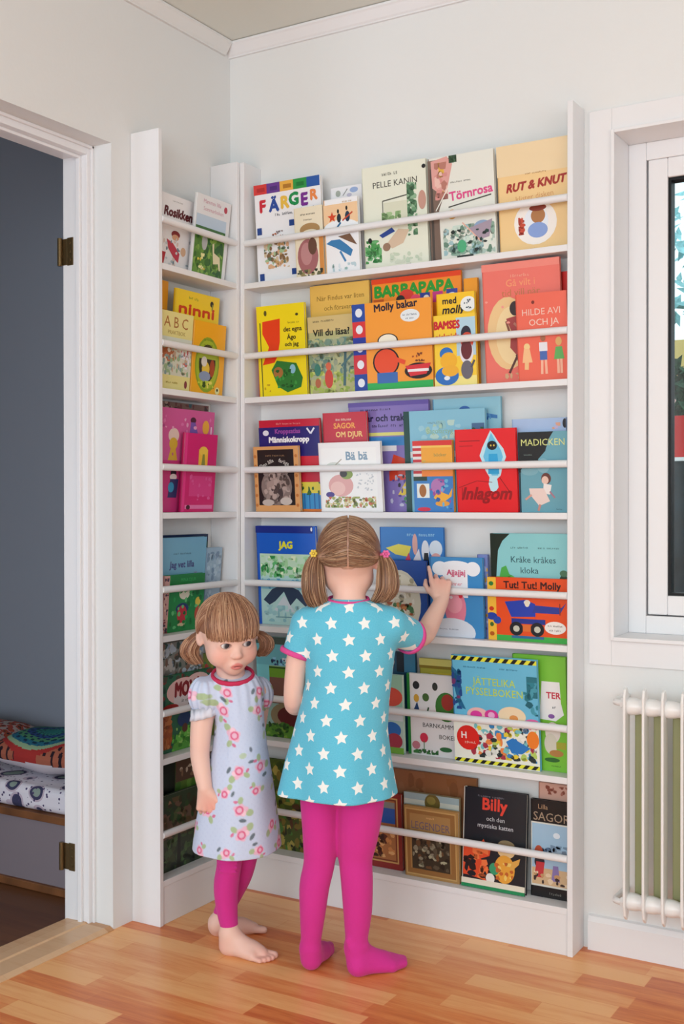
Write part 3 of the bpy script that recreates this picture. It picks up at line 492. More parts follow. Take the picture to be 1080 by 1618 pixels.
B('R',3,'f',.10,.756,.166,.210,'#e41c24','#c8141c','bright red book with a light blue ghost-like diamond figure and cut-out script title',[
 ('L',.08,.86,.42,.86,.008,'#7a1014'),('L',.08,.8,.3,.8,.006,'#9a1418'),('P',[(.6,.98),(.66,.92),(.72,.84),(.80,.76),(.84,.66),(.78,.56),(.74,.44),(.68,.40),(.7,.30),(.64,.24),(.57,.26),(.54,.34),(.56,.42),(.5,.5),(.46,.58),(.41,.68),(.46,.78),(.53,.88)],'#bfe4f0'),('P',[(.61,.95),(.66,.88),(.76,.74),(.79,.66),(.73,.56),(.7,.44),(.6,.44),(.52,.56),(.47,.67),(.55,.84)],'#6ac0e4'),('E',.62,.8,.08,.055,'#16141a'),('E',.6,.8,.012,.012,'#e8c84c'),('E',.65,.8,.012,.012,'#e8c84c'),('P',[(.56,.7),(.7,.7),(.72,.46),(.54,.46)],'#2fa4d8'),
 ('T','Inlagom',.5,.2,.15,'#9a1016',{'w':.86,'b':1,'sl':.3}),('L',.05,.3,.35,.38,.006,'#8a1014'),('L',.35,.38,.6,.36,.006,'#8a1014'),('L',.72,.42,.88,.24,.007,'#7a1014'),('L',.1,.14,.1,.3,.006,'#8a1014')])
B('R',3,'f',.08,.927,.127,.198,'#6aa4b4','#203038','teal book with black cloud corner, yellow capital title and a falling child',[
 ('P',[(0,.5),(0,1),(.72,1),(.62,.9),(.55,.76),(.4,.66),(.42,.58),(.3,.54),(.2,.56),(.1,.5)],'#17191c'),('E',.22,.52,.18,.06,'#7fb0bc'),('E',.5,.58,.13,.09,'#8ab8c4'),('T','MADICKEN',.5,.87,.085,'#dce08c',{'w':.88}),('T',(6,),.2,.72,.03,'#7a8a84',{'w':.3}),('E',.55,.42,.1,.07,'#6a3a34'),('E',.53,.4,.07,.05,'#e8c4b4'),('P',[(.5,.36),(.66,.34),(.62,.22),(.48,.24)],'#f0e8e4'),('P',[(.2,.3),(.5,.3),(.62,.14),(.4,.08),(.22,.22)],'#ecd4cc'),('L',.25,.22,.12,.16,.025,'#d8a090'),('L',.42,.1,.38,.02,.03,'#c88a80'),('L',.62,.26,.72,.18,.02,'#b07888'),('T','förlag',.8,.04,.02,'#3a5a64',{'w':.2})])
B('R',3,'m',.08,.903,.141,.232,'#a8c0e4','#98b4dc','pale lavender blue book peeking above the teal cloud book',[('S',.7,.88,.9,.95,5,.008,['#e0a890','#c4b4d8'],4),('E',.98,.94,.04,.05,'#20202a')])
# ---- wide shelf, fourth row
B('R',4,'m',.06,.124,.200,.280,'#1c5cc4','#183f9c','royal blue book with small yellow title above a framed green lake picture',[
 ('R',0,.93,.96,1,'#1a2a84'),('E',.94,.97,.015,.02,'#e8e8f0'),('T','JAG',.5,.8,.07,'#e8e02c',{'b':2}),('R',.06,0,.9,.72,'#b4d8d4'),('R',.06,.5,.9,.72,'#c0dcc0'),('S',.07,.48,.89,.7,90,.009,['#8ac48c','#5fb46c','#e0ecc8','#a8d4a0','#2f8a44','#c8e0d0'],3),('R',.06,.36,.9,.46,'#8cc4d8'),('S',.07,.36,.89,.47,40,.006,['#5a9cc4','#a8d8e0','#6ab0cc'],4),('P',[(.1,.25),(.25,.36),(.45,.42),(.7,.36),(.86,.22),(.8,.2),(.66,.28),(.55,.2),(.45,.34),(.3,.24),(.2,.2)],'#33415a'),('P',[(.26,.14),(.45,.3),(.62,.14)],'#cfd8e0'),('S',.1,.03,.88,.2,40,.01,['#a0ccd0','#90c0c8','#b8dcdc'],8),('L',.3,.08,.7,.085,.01,'#6a9aa4')])
B('R',4,'b',.06,.513,.190,.280,'#2f7cc8','#245fae','mid blue book with cartoon yellow, red and black figures behind the tall girl',[
 ('T',(4,7,),.66,.93,.04,'#9cd0f0',{'w':.6}),('P',[(.1,.8),(.3,.84),(.5,.82),(.45,.72),(.25,.74)],'#e8dc4c'),('E',.56,.84,.04,.1,'#e0a8a0'),('P',[(.5,.66),(.62,.8),(.66,.66)],'#e8e4ec'),('P',[(.38,.66),(.46,.76),(.5,.66)],'#d8305c'),('E',.72,.78,.06,.1,'#e4e8f0'),('P',[(.68,.64),(.78,.64),(.76,.76),(.7,.76)],'#16161a'),('E',.88,.8,.1,.08,'#dce8f4'),('E',.88,.72,.07,.04,'#e8a8a4'),('R',.0,0,1,.6,'#2048a0')],th=.008)
B('R',4,'m',.08,.528,.136,.193,'#1c4a9c','#183c88','dark blue book with a big round cream cluster shape beside the clouds book',[('E',.4,.42,.46,.45,'#dcd8c4'),('E',.4,.64,.3,.18,'#e8e4d0'),('S',.08,.12,.72,.8,70,.009,['#c8c0a4','#eae6d8','#b0a88c','#dcd4bc'],6),('S',.1,.1,.7,.42,30,.008,['#a85a34','#5a3a28','#c8884c','#4a7a4c'],8)])
B('R',4,'f',.06,.682,.148,.205,'#3f8cc8','#2f74b4','blue book with a puffy white cloud heading and a pink rounded face shape',[
 ('E',.2,.86,.15,.09,'#f0f4fa'),('E',.5,.88,.3,.08,'#f0f4fa'),('E',.82,.86,.14,.09,'#f0f4fa'),('R',.25,.5,.72,.9,'#f0f2f8'),('T','Ajjajjaj',.5,.8,.07,'#c83c6c',{'w':.42,'b':1}),('T','rinner',.5,.67,.05,'#d86a7c',{'w':.3}),('E',.48,.36,.2,.24,'#e0829a'),('E',.46,.42,.15,.12,'#e89cac'),('E',.4,.5,.03,.02,'#f4e8ec'),('E',.58,.52,.035,.03,'#d83040'),('E',.4,.06,.45,.18,'#dce4f0'),('T',(6,7,),.35,.1,.03,'#8a94a8',{'w':.4}),('R',0,0,.02,1,'#2f74b4')])
B('R',4,'m',.06,.806,.030,.213,'#7c8cc8','#5a5aa0','thin lilac blue book edge left of the orange digger book',[('S',0,.1,1,.95,26,.006,['#c8a04c','#6a5a9c','#a4b4e0','#4a4a88'],4)])
B('R',4,'m',.08,.846,.206,.268,'#8ccfd4','#16221c','aqua book with dark handwritten title, green creature and black tree corner',[
 ('P',[(0,0),(0,1),(.26,1),(.16,.93),(.1,.84),(.07,.6),(.03,.4)],'#1e2a20'),('T',(3,6,),.38,.87,.028,'#4a7a80',{'w':.3}),('T',(4,7,),.75,.87,.028,'#4a7a80',{'w':.3}),('T','Kråke kråkes',.55,.76,.06,'#26505c',{'w':.66}),('T','kloka',.5,.66,.06,'#26505c',{}),('T','bok',.5,.56,.05,'#2a606c',{}),('P',[(.04,.42),(.1,.56),(.14,.68),(.2,.7),(.24,.62),(.3,.6),(.34,.5),(.45,.42)],'#4fae4c'),('S',.06,.44,.34,.6,24,.006,['#2f8a34','#7fcc6c'],5),('E',.74,.51,.08,.03,'#2c2422'),('E',.76,.47,.05,.04,'#3a2c28'),('E',.93,.56,.06,.07,'#2a4a3c'),('E',.93,.64,.05,.03,'#4f7a5c'),('R',0,.3,1,.44,'#2a3a2a')])
B('R',4,'f',.06,.842,.211,.158,'#e8501c','#f0bc3c','wide orange red book with yellow edge strip and a blue digger vehicle',[
 ('R',0,0,.11,1,'#f2bc3c'),('E',.05,.9,.03,.035,'#2f7a34'),('E',.05,.5,.03,.035,'#c8341c'),('E',.05,.25,.025,.035,'#3f6a2c'),('E',.05,.1,.03,.035,'#b85a1c'),('R',.11,.0,1,.09,'#3fae4c'),('T',"Tut! Tut! Molly",.56,.87,.11,'#3a0c08',{'w':.78,'b':1}),('E',.05,.38,.07,.06,'#2040a4'),('E',.12,.32,.05,.06,'#2848a8'),('P',[(.22,.62),(.48,.66),(.6,.6),(.6,.4),(.3,.38)],'#2440b0'),('P',[(.56,.46),(.6,.58),(.92,.56),(.98,.64),(.9,.46)],'#2a3c98'),('R',.3,.28,.72,.36,'#1f3490'),('E',.5,.62,.04,.04,'#e8e8ec'),('E',.5,.6,.03,.05,'#efe8d0'),('E',.36,.2,.085,.11,'#1a1c24'),('E',.36,.2,.04,.05,'#c8c8b8'),('E',.62,.2,.085,.11,'#1a1c24'),('E',.62,.2,.04,.05,'#c8c8b8'),('R',.44,.16,.54,.27,'#e07030'),('L',.9,.44,.9,.62,.015,'#8a3018'),('E',.84,.24,.13,.1,'#f4f0ec'),('T','med klaffar',.84,.27,.035,'#3a302c',{'w':.18}),('T','att lyfta',.84,.2,.035,'#3a302c',{'w':.16}),('R',.3,.05,.7,.09,'#2f6a9c')])
# ---- wide shelf, fifth row
B('R',5,'m',.06,.124,.144,.285,'#8fb0a8','#3a4a44','tall picture book with teal scene and green band between the two girls',[
 ('R',0,.93,1,1,'#4a5a54'),('R',0,.72,1,.93,'#6ab0bc'),('S',.35,.72,1,.8,26,.006,['#2a3c6c','#1c2440','#8ac4e0','#dfe8f0'],3),('R',.3,.6,1,.71,'#6a9c2c'),('R',.3,.69,1,.705,'#2a4a1c'),('R',.3,.34,1,.6,'#7a5248'),('R',0,.34,.3,.72,'#78c4cc'),('E',.75,.22,.45,.14,'#8a7a5c'),('E',.8,.22,.34,.10,'#5a1c20'),('R',0,0,1,.12,'#5a8a2c'),('S',.1,.0,1,.16,50,.009,['#4f7f2c','#3a6a24','#7a9a3c','#2a4a20'],6)])
B('R',5,'b',.06,.509,.112,.266,'#1f4a64','#182c3c','dark teal book at the back right of the tall girl',[('E',.3,.9,.14,.06,'#e0dcd4'),('R',.5,.8,.7,1,'#101a24'),('R',.7,.8,1,1,'#3a7a9a')])
B('R',5,'f',.06,.534,.068,.210,'#b4d0c4','#6aa894','pale green book with a red domed shape beside the tall girl',[('R',0,.6,1,1,'#9cc8ac'),('E',.5,.72,.5,.12,'#d8503c'),('R',0,.42,1,.6,'#d4dce0'),('T','loppan',.5,.52,.04,'#a04a4c',{'w':.8}),('E',.5,.3,.4,.1,'#2f6cb8'),('E',.6,.16,.35,.1,'#a83a4c'),('R',0,0,1,.08,'#7ab040')])
B('R',5,'b',.06,.632,.110,.254,'#b0a83c','#8a842c','olive yellow book behind the white children verse book',[('R',0,.93,1,1,'#d4cc70'),('R',0,.9,1,.93,'#8a7420'),('R',.3,.7,1,.86,'#c8b43c')])
B('R',5,'m',.06,.605,.196,.215,'#e8e4e4','#2a8a3c','white verse book with green spine, small birds and spaced capital title',[
 ('R',0,0,.045,1,'#2a8a3c'),('E',.14,.86,.05,.05,'#2a2a2c'),('E',.42,.86,.04,.05,'#3a3a34'),('E',.14,.7,.04,.05,'#d8a43c'),('E',.28,.72,.05,.05,'#4a6a34'),('P',[(.1,.56),(.18,.56),(.15,.66)],'#24406c'),('L',.28,.48,.32,.6,.02,'#2a4a2c'),('E',.58,.62,.16,.18,'#3f7a34'),('E',.6,.68,.09,.1,'#a83a30'),('T','BARNKAMMAR-',.52,.38,.055,'#24221f',{'w':.76}),('T','BOKEN',.6,.25,.055,'#24221f',{}),('E',.24,.22,.06,.06,'#d83450'),('E',.12,.12,.06,.05,'#c87a84'),('S',.05,.02,.45,.08,20,.006,['#3f7a3c','#2f5f30'],7),('L',.24,.06,.24,.18,.01,'#3f7a3c'),('E',.56,.1,.09,.03,'#2f6a3c')])
st = [('P',[(x,.955),(x+.05,.955),(x+.09,.995),(x+.04,.995)],'#1c1a14') for x in [i*.1 for i in range(10)]]
st2 = [('P',[(x,.01),(x+.05,.01),(x+.09,.045),(x+.04,.045)],'#1c1a14') for x in [i*.1 for i in range(10)]]
B('R',5,'f',.10,.750,.230,.278,'#6cbcdc','#3a7ab0','large turquoise craft book with black and yellow warning stripes and a round red badge',[
 ('R',0,.955,1,.995,'#e8e43c')]+st+[('R',0,.0,1,.4,'#eef0e4'),('T',(9,6,),.28,.9,.022,'#3a7a9c',{'w':.3}),('T',(4,8,),.68,.9,.022,'#3a7a9c',{'w':.28}),('T','JÄTTELIKA',.5,.77,.07,'#c8dc4c',{'w':.5}),('T','PYSSELBOKEN',.5,.68,.07,'#c8dc4c',{'w':.66}),('P',[(0,.9),(.06,.86),(.12,.7),(.1,.6),(.16,.5),(.08,.52),(.03,.7)],'#2a6a94'),('S',0,.5,.12,.9,24,.008,['#2a4a8c','#7a3a6c','#1f5a7c'],4),('R',.88,.66,1,.85,'#2a7484'),('S',.84,.5,1,.8,18,.009,['#2f8494','#1f6474','#4a9cb0'],5),('E',.3,.46,.13,.07,'#f0bcb8'),('E',.7,.48,.16,.085,'#f0d8b4'),('E',.28,.46,.07,.04,'#e0409c'),('E',.46,.47,.08,.05,'#d83c94'),('E',.46,.47,.04,.03,'#f0b0d4'),('E',.72,.46,.05,.03,'#e09450'),('L',.58,.43,.76,.42,.01,'#3a2424'),('E',.93,.42,.1,.05,'#e870a4'),
 ('S',.2,.07,.97,.38,130,.009,['#7ac4cc','#e8d040','#3a8ac8','#f08c4c','#b8d468','#2a3a3c','#e0e4dc','#a83a4c','#f4f4ec'],9),('P',[(.62,.24),(.7,.28),(.9,.2),(.8,.14),(.68,.14)],'#2a7cc8'),('E',.93,.28,.07,.08,'#f08430'),('E',.17,.24,.135,.115,'#dc2c24'),('T','H',.12,.26,.06,'#f4e8e4',{'b':1}),('T','pyssel',.2,.2,.03,'#f0c0b0',{'w':.16}),('R',0,.01,1,.045,'#e8e43c')]+st2)
B('R',5,'m',.06,.903,.140,.286,'#7cc440','#5aa42c','bright green book with white torn paper title at the right end of the fifth shelf',[
 ('P',[(.5,.45),(.55,.78),(.88,.78),(.9,.6),(.95,.5),(.8,.44)],'#f0eeee'),('T','TER',.76,.66,.055,'#c8344c',{'w':.26,'b':1}),('T','av',.78,.56,.03,'#4a4a54'),('E',.72,.48,.06,.02,'#8a5aa4'),('E',.74,.34,.14,.09,'#e4dcd4'),('E',.7,.24,.12,.09,'#d8d4c4'),('R',.8,.2,.98,.26,'#a8a83c'),('E',.8,.16,.13,.03,'#b8844c'),('E',.72,.1,.14,.02,'#2f6a34'),('T',(7,),.8,.05,.02,'#3a6a2c',{'w':.2})])
# ---- wide shelf, lowest row
B('R',6,'m',.06,.124,.206,.255,'#4a5a24','#3a4a1c','dark green and ochre nature book behind the girls on the lowest shelf',[('S',0,0,1,1,230,.013,['#5a6a24','#8a8a3c','#3a4a20','#7a6a2c','#2a2c18','#a89a4c','#4a7a34','#5a3a24'],3)])
B('R',6,'m',.06,.449,.139,.206,'#8a2a24','#7a201c','dark red book with gold framed picture partly behind the pink tights',[('R',.1,.08,.92,.94,'#c89a5c'),('R',.13,.1,.89,.92,'#7a3a24'),('R',.16,.12,.86,.9,'#a86c40'),('R',.16,.6,.86,.8,'#2f5aa8'),('R',.16,.8,.86,.88,'#8a8a84'),('S',.2,.14,.84,.5,40,.01,['#c8844c','#5a2a1c','#d8a46c','#3a2018'],6)])
B('R',6,'b',.03,.532,.262,.267,'#8a5a38','#7a4a2c','wide brown book at the back of the lowest shelf',[('S',0,0,1,1,60,.02,['#8f6040','#84542f','#7c4e2e'],4)])
B('R',6,'m',.04,.595,.160,.216,'#8a7a5c','#6a5a44','book with pale sky and a dark round balloon above the brown framed book',[('R',.0,.78,1,1,'#9cb0b4'),('R',0,.86,1,.92,'#c8ccc0'),('R',0,.8,1,.83,'#4a7a94'),('E',.52,.9,.14,.11,'#6a5c2c'),('E',.5,.93,.08,.05,'#8a7c3c')])
B('R',6,'f',.06,.604,.158,.187,'#a8804c','#8a643a','brown book with tan double frame and dark old street picture',[('R',.04,.03,.96,.97,'#c09a60'),('R',.06,.05,.94,.95,'#94683a'),('R',.12,.12,.86,.9,'#a8804e'),('T',(5,),.5,.86,.04,'#e0b078',{'w':.4}),('T','LEGENDER',.5,.74,.11,'#6a5a6c',{'w':.7}),('R',.15,.12,.84,.62,'#3c3428'),('S',.16,.14,.83,.58,70,.008,['#5a5040','#8a8470','#2a241c','#a8a488','#6a4a30'],7),('R',.15,.6,.84,.64,'#4a3c2c')])
B('R',6,'f',-.06,.768,.172,.250,'#1c2026','#d8d4c8','black book with red name title, orange cat and a crouching yellow figure',[
 ('T',(8,8,),.45,.93,.028,'#7a7a84',{'w':.5}),('T','Billy',.5,.83,.12,'#e04434',{'w':.42,'b':1}),('T','och den',.52,.71,.045,'#c8c8cc',{'w':.34}),('T','mystiska katten',.52,.63,.045,'#d4d4d8',{'w':.66}),
 ('P',[(.02,.38),(.1,.46),(.22,.4),(.34,.5),(.4,.42),(.46,.44),(.44,.34),(.3,.3),(.44,.2),(.3,.16),(.42,.08),(.3,.1),(.1,.12),(.02,.12)],'#e0502c'),('S',.02,.1,.42,.4,24,.011,['#2a1c1a','#f07a44','#1c2026'],3),('E',.7,.42,.14,.08,'#e8c894'),('E',.7,.47,.13,.05,'#8a7a5c'),('E',.68,.23,.16,.14,'#e8a43c'),('P',[(.75,.3),(.92,.36),(.9,.3),(.78,.22)],'#e0a850'),('E',.52,.22,.08,.06,'#3a9a6c'),('E',.46,.12,.07,.05,'#ece8e0'),('S',.5,.12,.82,.3,16,.007,['#c8642c','#f0cc6c'],5),('R',0,.03,1,.09,'#e8e0cc'),('R',0,0,1,.035,'#1f8a54')],th=.014)
B('R',6,'m',0,.946,.110,.241,'#16171a','#101012','black book with tan capital title above a pale blue town picture',[
 ('T','Lilla',.3,.93,.05,'#b09070',{'w':.4}),('T','SAGOR',.5,.83,.09,'#a8927c',{'w':.85}),('R',.02,.11,.96,.77,'#dcdcd4'),('R',.04,.13,.94,.755,'#a4c4dc'),('E',.62,.65,.08,.03,'#e4ecf4'),('S',.2,.4,.9,.55,20,.008,['#5a7a9c','#7a94ac','#3a5a7c'],3),('R',.04,.13,.94,.3,'#d4b48c'),('E',.2,.46,.1,.07,'#b8543c'),('E',.22,.36,.12,.07,'#2a2a34'),('P',[(.1,.2),(.3,.2),(.34,.36),(.14,.36)],'#c83c44'),('P',[(.5,.18),(.7,.18),(.66,.34),(.54,.34)],'#8a7ab0'),('S',.08,.14,.9,.26,16,.007,['#e8d0b0','#3a2a2c','#c89a6c'],6),('T','Sagobok',.6,.05,.03,'#8a8a84',{'w':.5})])
B('R',6,'b',0,.958,.098,.279,'#d4a898','#b88878','dusty pink book top behind the black town book',[('S',.1,.9,.95,.98,14,.006,['#8a4a3c','#a86a5c'],5)])
# ---- narrow shelf on the left wall
B('L',1,'m',.10,-.396,.178,.200,'#eeeaea','#e4e0e0','white book with wobbly dark red brush title on the narrow top shelf',[
 ('T',(4,9,),.5,.93,.025,'#8a8a84',{'w':.5}),('T','Rosikkens',.57,.78,.12,'#5a1018',{'w':.72,'b':2,'sl':.1}),('T','hemma',.66,.64,.06,'#3a1218',{'w':.4,'b':1}),('R',0,.14,.07,.4,'#1c1c24'),('E',.5,.5,.1,.05,'#8a2a2c'),('E',.5,.46,.08,.04,'#d8a07c'),('P',[(.3,.42),(.45,.38),(.62,.26),(.6,.14),(.5,.18),(.35,.3)],'#c03448'),('P',[(.16,.24),(.3,.24),(.26,.06),(.18,.08)],'#b82830'),('E',.7,.3,.06,.06,'#d8b090'),('S',.1,.04,.9,.5,24,.006,['#c8ccd0','#7a8a94','#b0b8bc','#e0c8bc'],6)])
B('L',1,'f',.12,-.258,.152,.222,'#e8e6e6','#dcdcdc','white photo book with a green meadow and a pale foal on the narrow top shelf',[
 ('T','Mammas lilla',.45,.93,.05,'#c88a9c',{'w':.6}),('T','Sommarboken',.5,.84,.05,'#cf9aa8',{'w':.7}),('E',.85,.9,.05,.04,'#b83a4c'),('R',.03,.03,.9,.76,'#5a8a34'),('R',.03,.62,.9,.76,'#c0d0e0'),('R',.03,.52,.9,.62,'#3f6f34'),('S',.04,.04,.88,.6,90,.011,['#4f7f2c','#6f9a3c','#3a6a28','#8ab04c','#2f5f2c'],8),('E',.32,.44,.08,.1,'#b8b8b8'),('P',[(.55,.44),(.6,.46),(.62,.34),(.8,.3),(.84,.14),(.8,.14),(.76,.22),(.62,.2),(.6,.26)],'#e8dcb4'),('S',.15,.1,.4,.3,12,.006,['#e8d04c','#f0e8a4'],3)])
B('L',2,'b',.06,-.405,.085,.296,'#eda22c','#e89a24','amber book at the back left of the narrow second shelf',[('R',.1,.55,.95,.75,'#dc8a1c'),('T','ABC',.5,.65,.07,'#b08030',{})])
B('L',2,'m',.08,-.318,.190,.278,'#f2cf2c','#e8c424','yellow book with bold red lower-case title on the narrow second shelf',[
 ('T','lär sig',.4,.935,.035,'#6a8a24',{'w':.4}),('T','ninni',.48,.82,.10,'#c8301c',{'w':.8,'b':2,'fit':1}),('E',.82,.92,.04,.03,'#2a2418'),('L',.83,.86,.84,.92,.02,'#8a8a3c'),('S',.2,.5,.9,.62,14,.01,['#eebc2c'],5)])
B('L',2,'f',.08,-.412,.148,.208,'#e8dc94','#dccf84','pale yellow alphabet book with a picture of a brown animal and flowers',[
 ('T','A B C',.52,.87,.14,'#a8683c',{'w':.7}),('T','PRAKTBOK',.55,.74,.05,'#a88c4c',{'w':.75}),('R',0,.58,1,.68,'#d8dcd0'),('R',0,.2,1,.58,'#d4d4c4'),('E',.3,.5,.2,.05,'#a85a30'),('E',.38,.43,.2,.06,'#b86a48'),('S',0,.2,1,.56,70,.008,['#b4c4b0','#8aa4a4','#e0d8c8','#c8a890','#9ab48c'],3),('S',.7,.3,.95,.55,24,.006,['#e8e4ec','#8a9aa4','#c86a6c'],4),('T',(4,5,),.5,.11,.040,'#b09a3c',{'w':.6}),('E',.88,.1,.04,.05,'#8a3a44'),('S',.0,.58,1,.62,14,.006,['#7fae5c'],6)])
B('L',2,'f',.08,-.258,.142,.200,'#f4ae24','#eca41c','orange yellow book with a green oval frame around a small figure',[
 ('E',.46,.42,.38,.38,'#8aa42c'),('E',.46,.42,.34,.34,'#a8bc34'),('E',.46,.44,.26,.26,'#2f2a24'),('T','Nu leker',.46,.76,.04,'#5a7a20',{'w':.4}),('T','vi visor',.46,.69,.04,'#4a6a1c',{'w':.4}),('R',.2,.5,.72,.64,'#b0c448'),('E',.42,.36,.12,.1,'#e8c44c'),('E',.62,.38,.08,.12,'#a8432c'),('E',.36,.46,.09,.07,'#e4dcd8'),('E',.4,.26,.18,.07,'#8a9ac0'),('S',.2,.1,.7,.2,16,.007,['#c8d84c','#2a4a20','#e8dc6c'],5),('E',.82,.08,.07,.05,'#e8e4a4'),('E',.82,.09,.03,.02,'#2a2a20')])
B('L',3,'b',.06,-.405,.260,.297,'#7a5a50','#3a2424','brown patterned book top at the back of the narrow third shelf',[('S',0,.85,1,1,60,.008,['#3a2424','#b09484','#2f5a64','#6a3434','#8a7a5c','#c8b0a4'],3)])
B('L',3,'m',.08,-.398,.246,.278,'#d45c9a','#8a1f4c','pink storybook with several small costumed figures on the narrow third shelf',[
 ('R',0,0,1,.5,'#cf3c80'),('E',.3,.74,.09,.07,'#e8d0c4'),('E',.3,.66,.07,.06,'#d8b43c'),('E',.3,.6,.03,.02,'#6a2a2c'),('P',[(.22,.5),(.38,.5),(.34,.62),(.26,.62)],'#d8b03c'),('E',.62,.9,.05,.03,'#4a1f34'),('P',[(.56,.72),(.74,.72),(.66,.88),(.58,.88)],'#7a5ab0'),('E',.85,.84,.06,.07,'#eeb03c'),('L',.95,.75,.95,.85,.02,'#f0d0e0'),('E',.33,.38,.05,.03,'#2a2430'),('E',.33,.34,.06,.03,'#e8e0dc'),('P',[(.25,.14),(.4,.14),(.42,.32),(.28,.32)],'#3a3a6c'),('E',.3,.24,.05,.05,'#3a9ac4'),('S',.05,.5,.95,.95,26,.006,['#e07ab4','#b8488c','#e8a4c8'],6),('S',.02,.1,.05,.9,10,.006,['#8a1f4c','#f0c4dc'],7)])
B('L',3,'f',.08,-.300,.142,.214,'#d41f70','#c01460','magenta book with a small yellow doorway picture on the narrow third shelf',[
 ('R',0,0,.08,1,'#e8388a'),('R',.44,.52,.72,.8,'#f2bc3c'),('E',.58,.78,.13,.06,'#f2c84c'),('P',[(.52,.54),(.66,.54),(.62,.74),(.56,.74)],'#8a8a3c'),('R',.2,.2,.9,.46,'#dc4088'),('R',.1,.04,.95,.09,'#e87ab0'),('E',.2,.06,.06,.03,'#4a1024'),('S',.2,.1,.9,.48,14,.006,['#e05a9c'],4)])
B('L',4,'b',.06,-.396,.250,.258,'#16284a','#101c38','navy book showing as a dark edge behind the light blue book',[('R',.85,.8,1,.92,'#1c4a3c')])
B('L',4,'m',.08,-.392,.206,.252,'#7ab0cc','#6a9cbc','light blue book with small dark blue and red title on the narrow fourth shelf',[
 ('T',(5,10,),.5,.83,.03,'#4a6a84',{'w':.55}),('T','Jag vet lilla',.5,.7,.07,'#4a4a84',{'w':.72,'b':1}),('T','mun',.8,.62,.03,'#a84a6c',{'w':.2}),('S',.1,.2,.9,.6,14,.01,['#74a8c8','#84bcd4'],3)])
B('L',4,'m',.08,-.182,.070,.220,'#9cb4c8','#8aa4bc','grey blue patterned book next to the light blue one',[('S',.05,.05,.95,.95,60,.009,['#b4c8d8','#86a0b8','#a8bccc','#7890aa'],4)])
B('L',4,'f',.06,-.410,.022,.150,'#a8947c','#8a7460','grey brown book edge at the left end of the narrow fourth shelf',[('R',.5,0,.75,1,'#6a8ab0'),('R',.8,0,1,1,'#3a4470')])
B('L',4,'f',.08,-.380,.170,.153,'#1f8a44','#e0a8a0','green board book with tiny characters and patterned pink edge',[
 ('R',0,0,.12,1,'#d8a49c'),('S',0,0,.12,1,30,.005,['#8a3a4c','#e8c8b0','#4a3a4c','#c86a5c'],3),('R',.14,.82,1,1,'#1f7a3c'),('T','MINA DJUR',.58,.9,.06,'#3fae5c',{'w':.7}),('E',.5,.66,.13,.1,'#ece4d0'),('E',.46,.4,.16,.1,'#28346c'),('E',.46,.3,.12,.16,'#c82c3c'),('E',.46,.12,.1,.03,'#d8c49c'),('E',.85,.5,.07,.08,'#e8cc4c'),('E',.86,.28,.08,.14,'#c8503c'),('S',.15,.04,.98,.8,44,.007,['#2fa454','#187a38','#6ac47c','#146a30'],8)])
B('L',5,'m',.06,-.398,.200,.292,'#8a8a84','#5a5a54','grey photo-collage book with small animals behind the short girl',[
 ('S',0,.5,1,1,150,.012,['#c8c4c0','#6a6460','#a8a09c','#4a4440','#8a6a5c','#c0ccd8','#38504a','#9cb4cc','#d8d4cc'],3),('S',0,0,1,.5,60,.014,['#2f6a44','#1f4a34','#3a7a5c'],5)])
B('L',5,'b',.06,-.194,.092,.240,'#7a8a2c','#4a5a24','green book with a red and yellow parrot shape behind the short girl',[('E',.35,.75,.3,.14,'#b8302c'),('E',.45,.6,.3,.14,'#b8b02c'),('S',0,.3,1,.9,30,.01,['#2a5a3c','#1c2a20','#8a9a2c','#3a8a54'],4)])
B('L',5,'f',.06,-.412,.235,.206,'#2a6a4c','#1f4a34','dark green book with a pink cloud title and a brown horse',[
 ('S',0,.6,1,1,60,.012,['#1f5a44','#2f7a54','#4a4a3c','#8a3a34','#184034'],3),('E',.45,.78,.28,.17,'#f0c4c0'),('E',.72,.82,.24,.16,'#ecc8c4'),('R',.3,.56,.9,.72,'#e4d8d8'),('T','MOX',.5,.8,.19,'#8a1420',{'w':.36,'b':2}),('T','!',.72,.84,.16,'#8a1420',{'b':1}),('T','är en',.5,.65,.05,'#3a3434',{}),('T','hund',.62,.58,.05,'#2a2424',{}),('E',.25,.58,.14,.05,'#a82a28'),
 ('P',[(.0,.05),(.28,.05),(.3,.3),(.22,.5),(.0,.52)],'#a8562a'),('S',.0,.05,.3,.5,26,.012,['#b8642f','#8a4420','#c87a44'],5),('E',.5,.4,.12,.1,'#223a6c'),('P',[(.3,.0),(.8,.0),(.8,.22),(.5,.3),(.35,.16)],'#5aa43c'),('S',.3,.0,.85,.3,50,.009,['#6fc44c','#3f8a2f','#9cd46c'],7),('E',.52,.28,.05,.06,'#5a3424')])
B('L',6,'m',.04,-.400,.085,.286,'#0c1410','#0a0f0c','black-green book at the left end of the narrow lowest shelf',[('R',.1,.1,.9,.9,'#0f1c14')])
B('L',6,'m',.04,-.312,.200,.282,'#5a7a34','#4a5a34','green landscape book with pale animals behind the short girl',[('R',0,.8,1,1,'#5a4438'),('S',0,.82,1,.98,24,.009,['#c8b8a4','#3a2c24','#8a6a54'],3),('S',0,.3,1,.8,60,.014,['#5f8a34','#4a7a2c','#6f9a44','#3f6a2c'],4)])
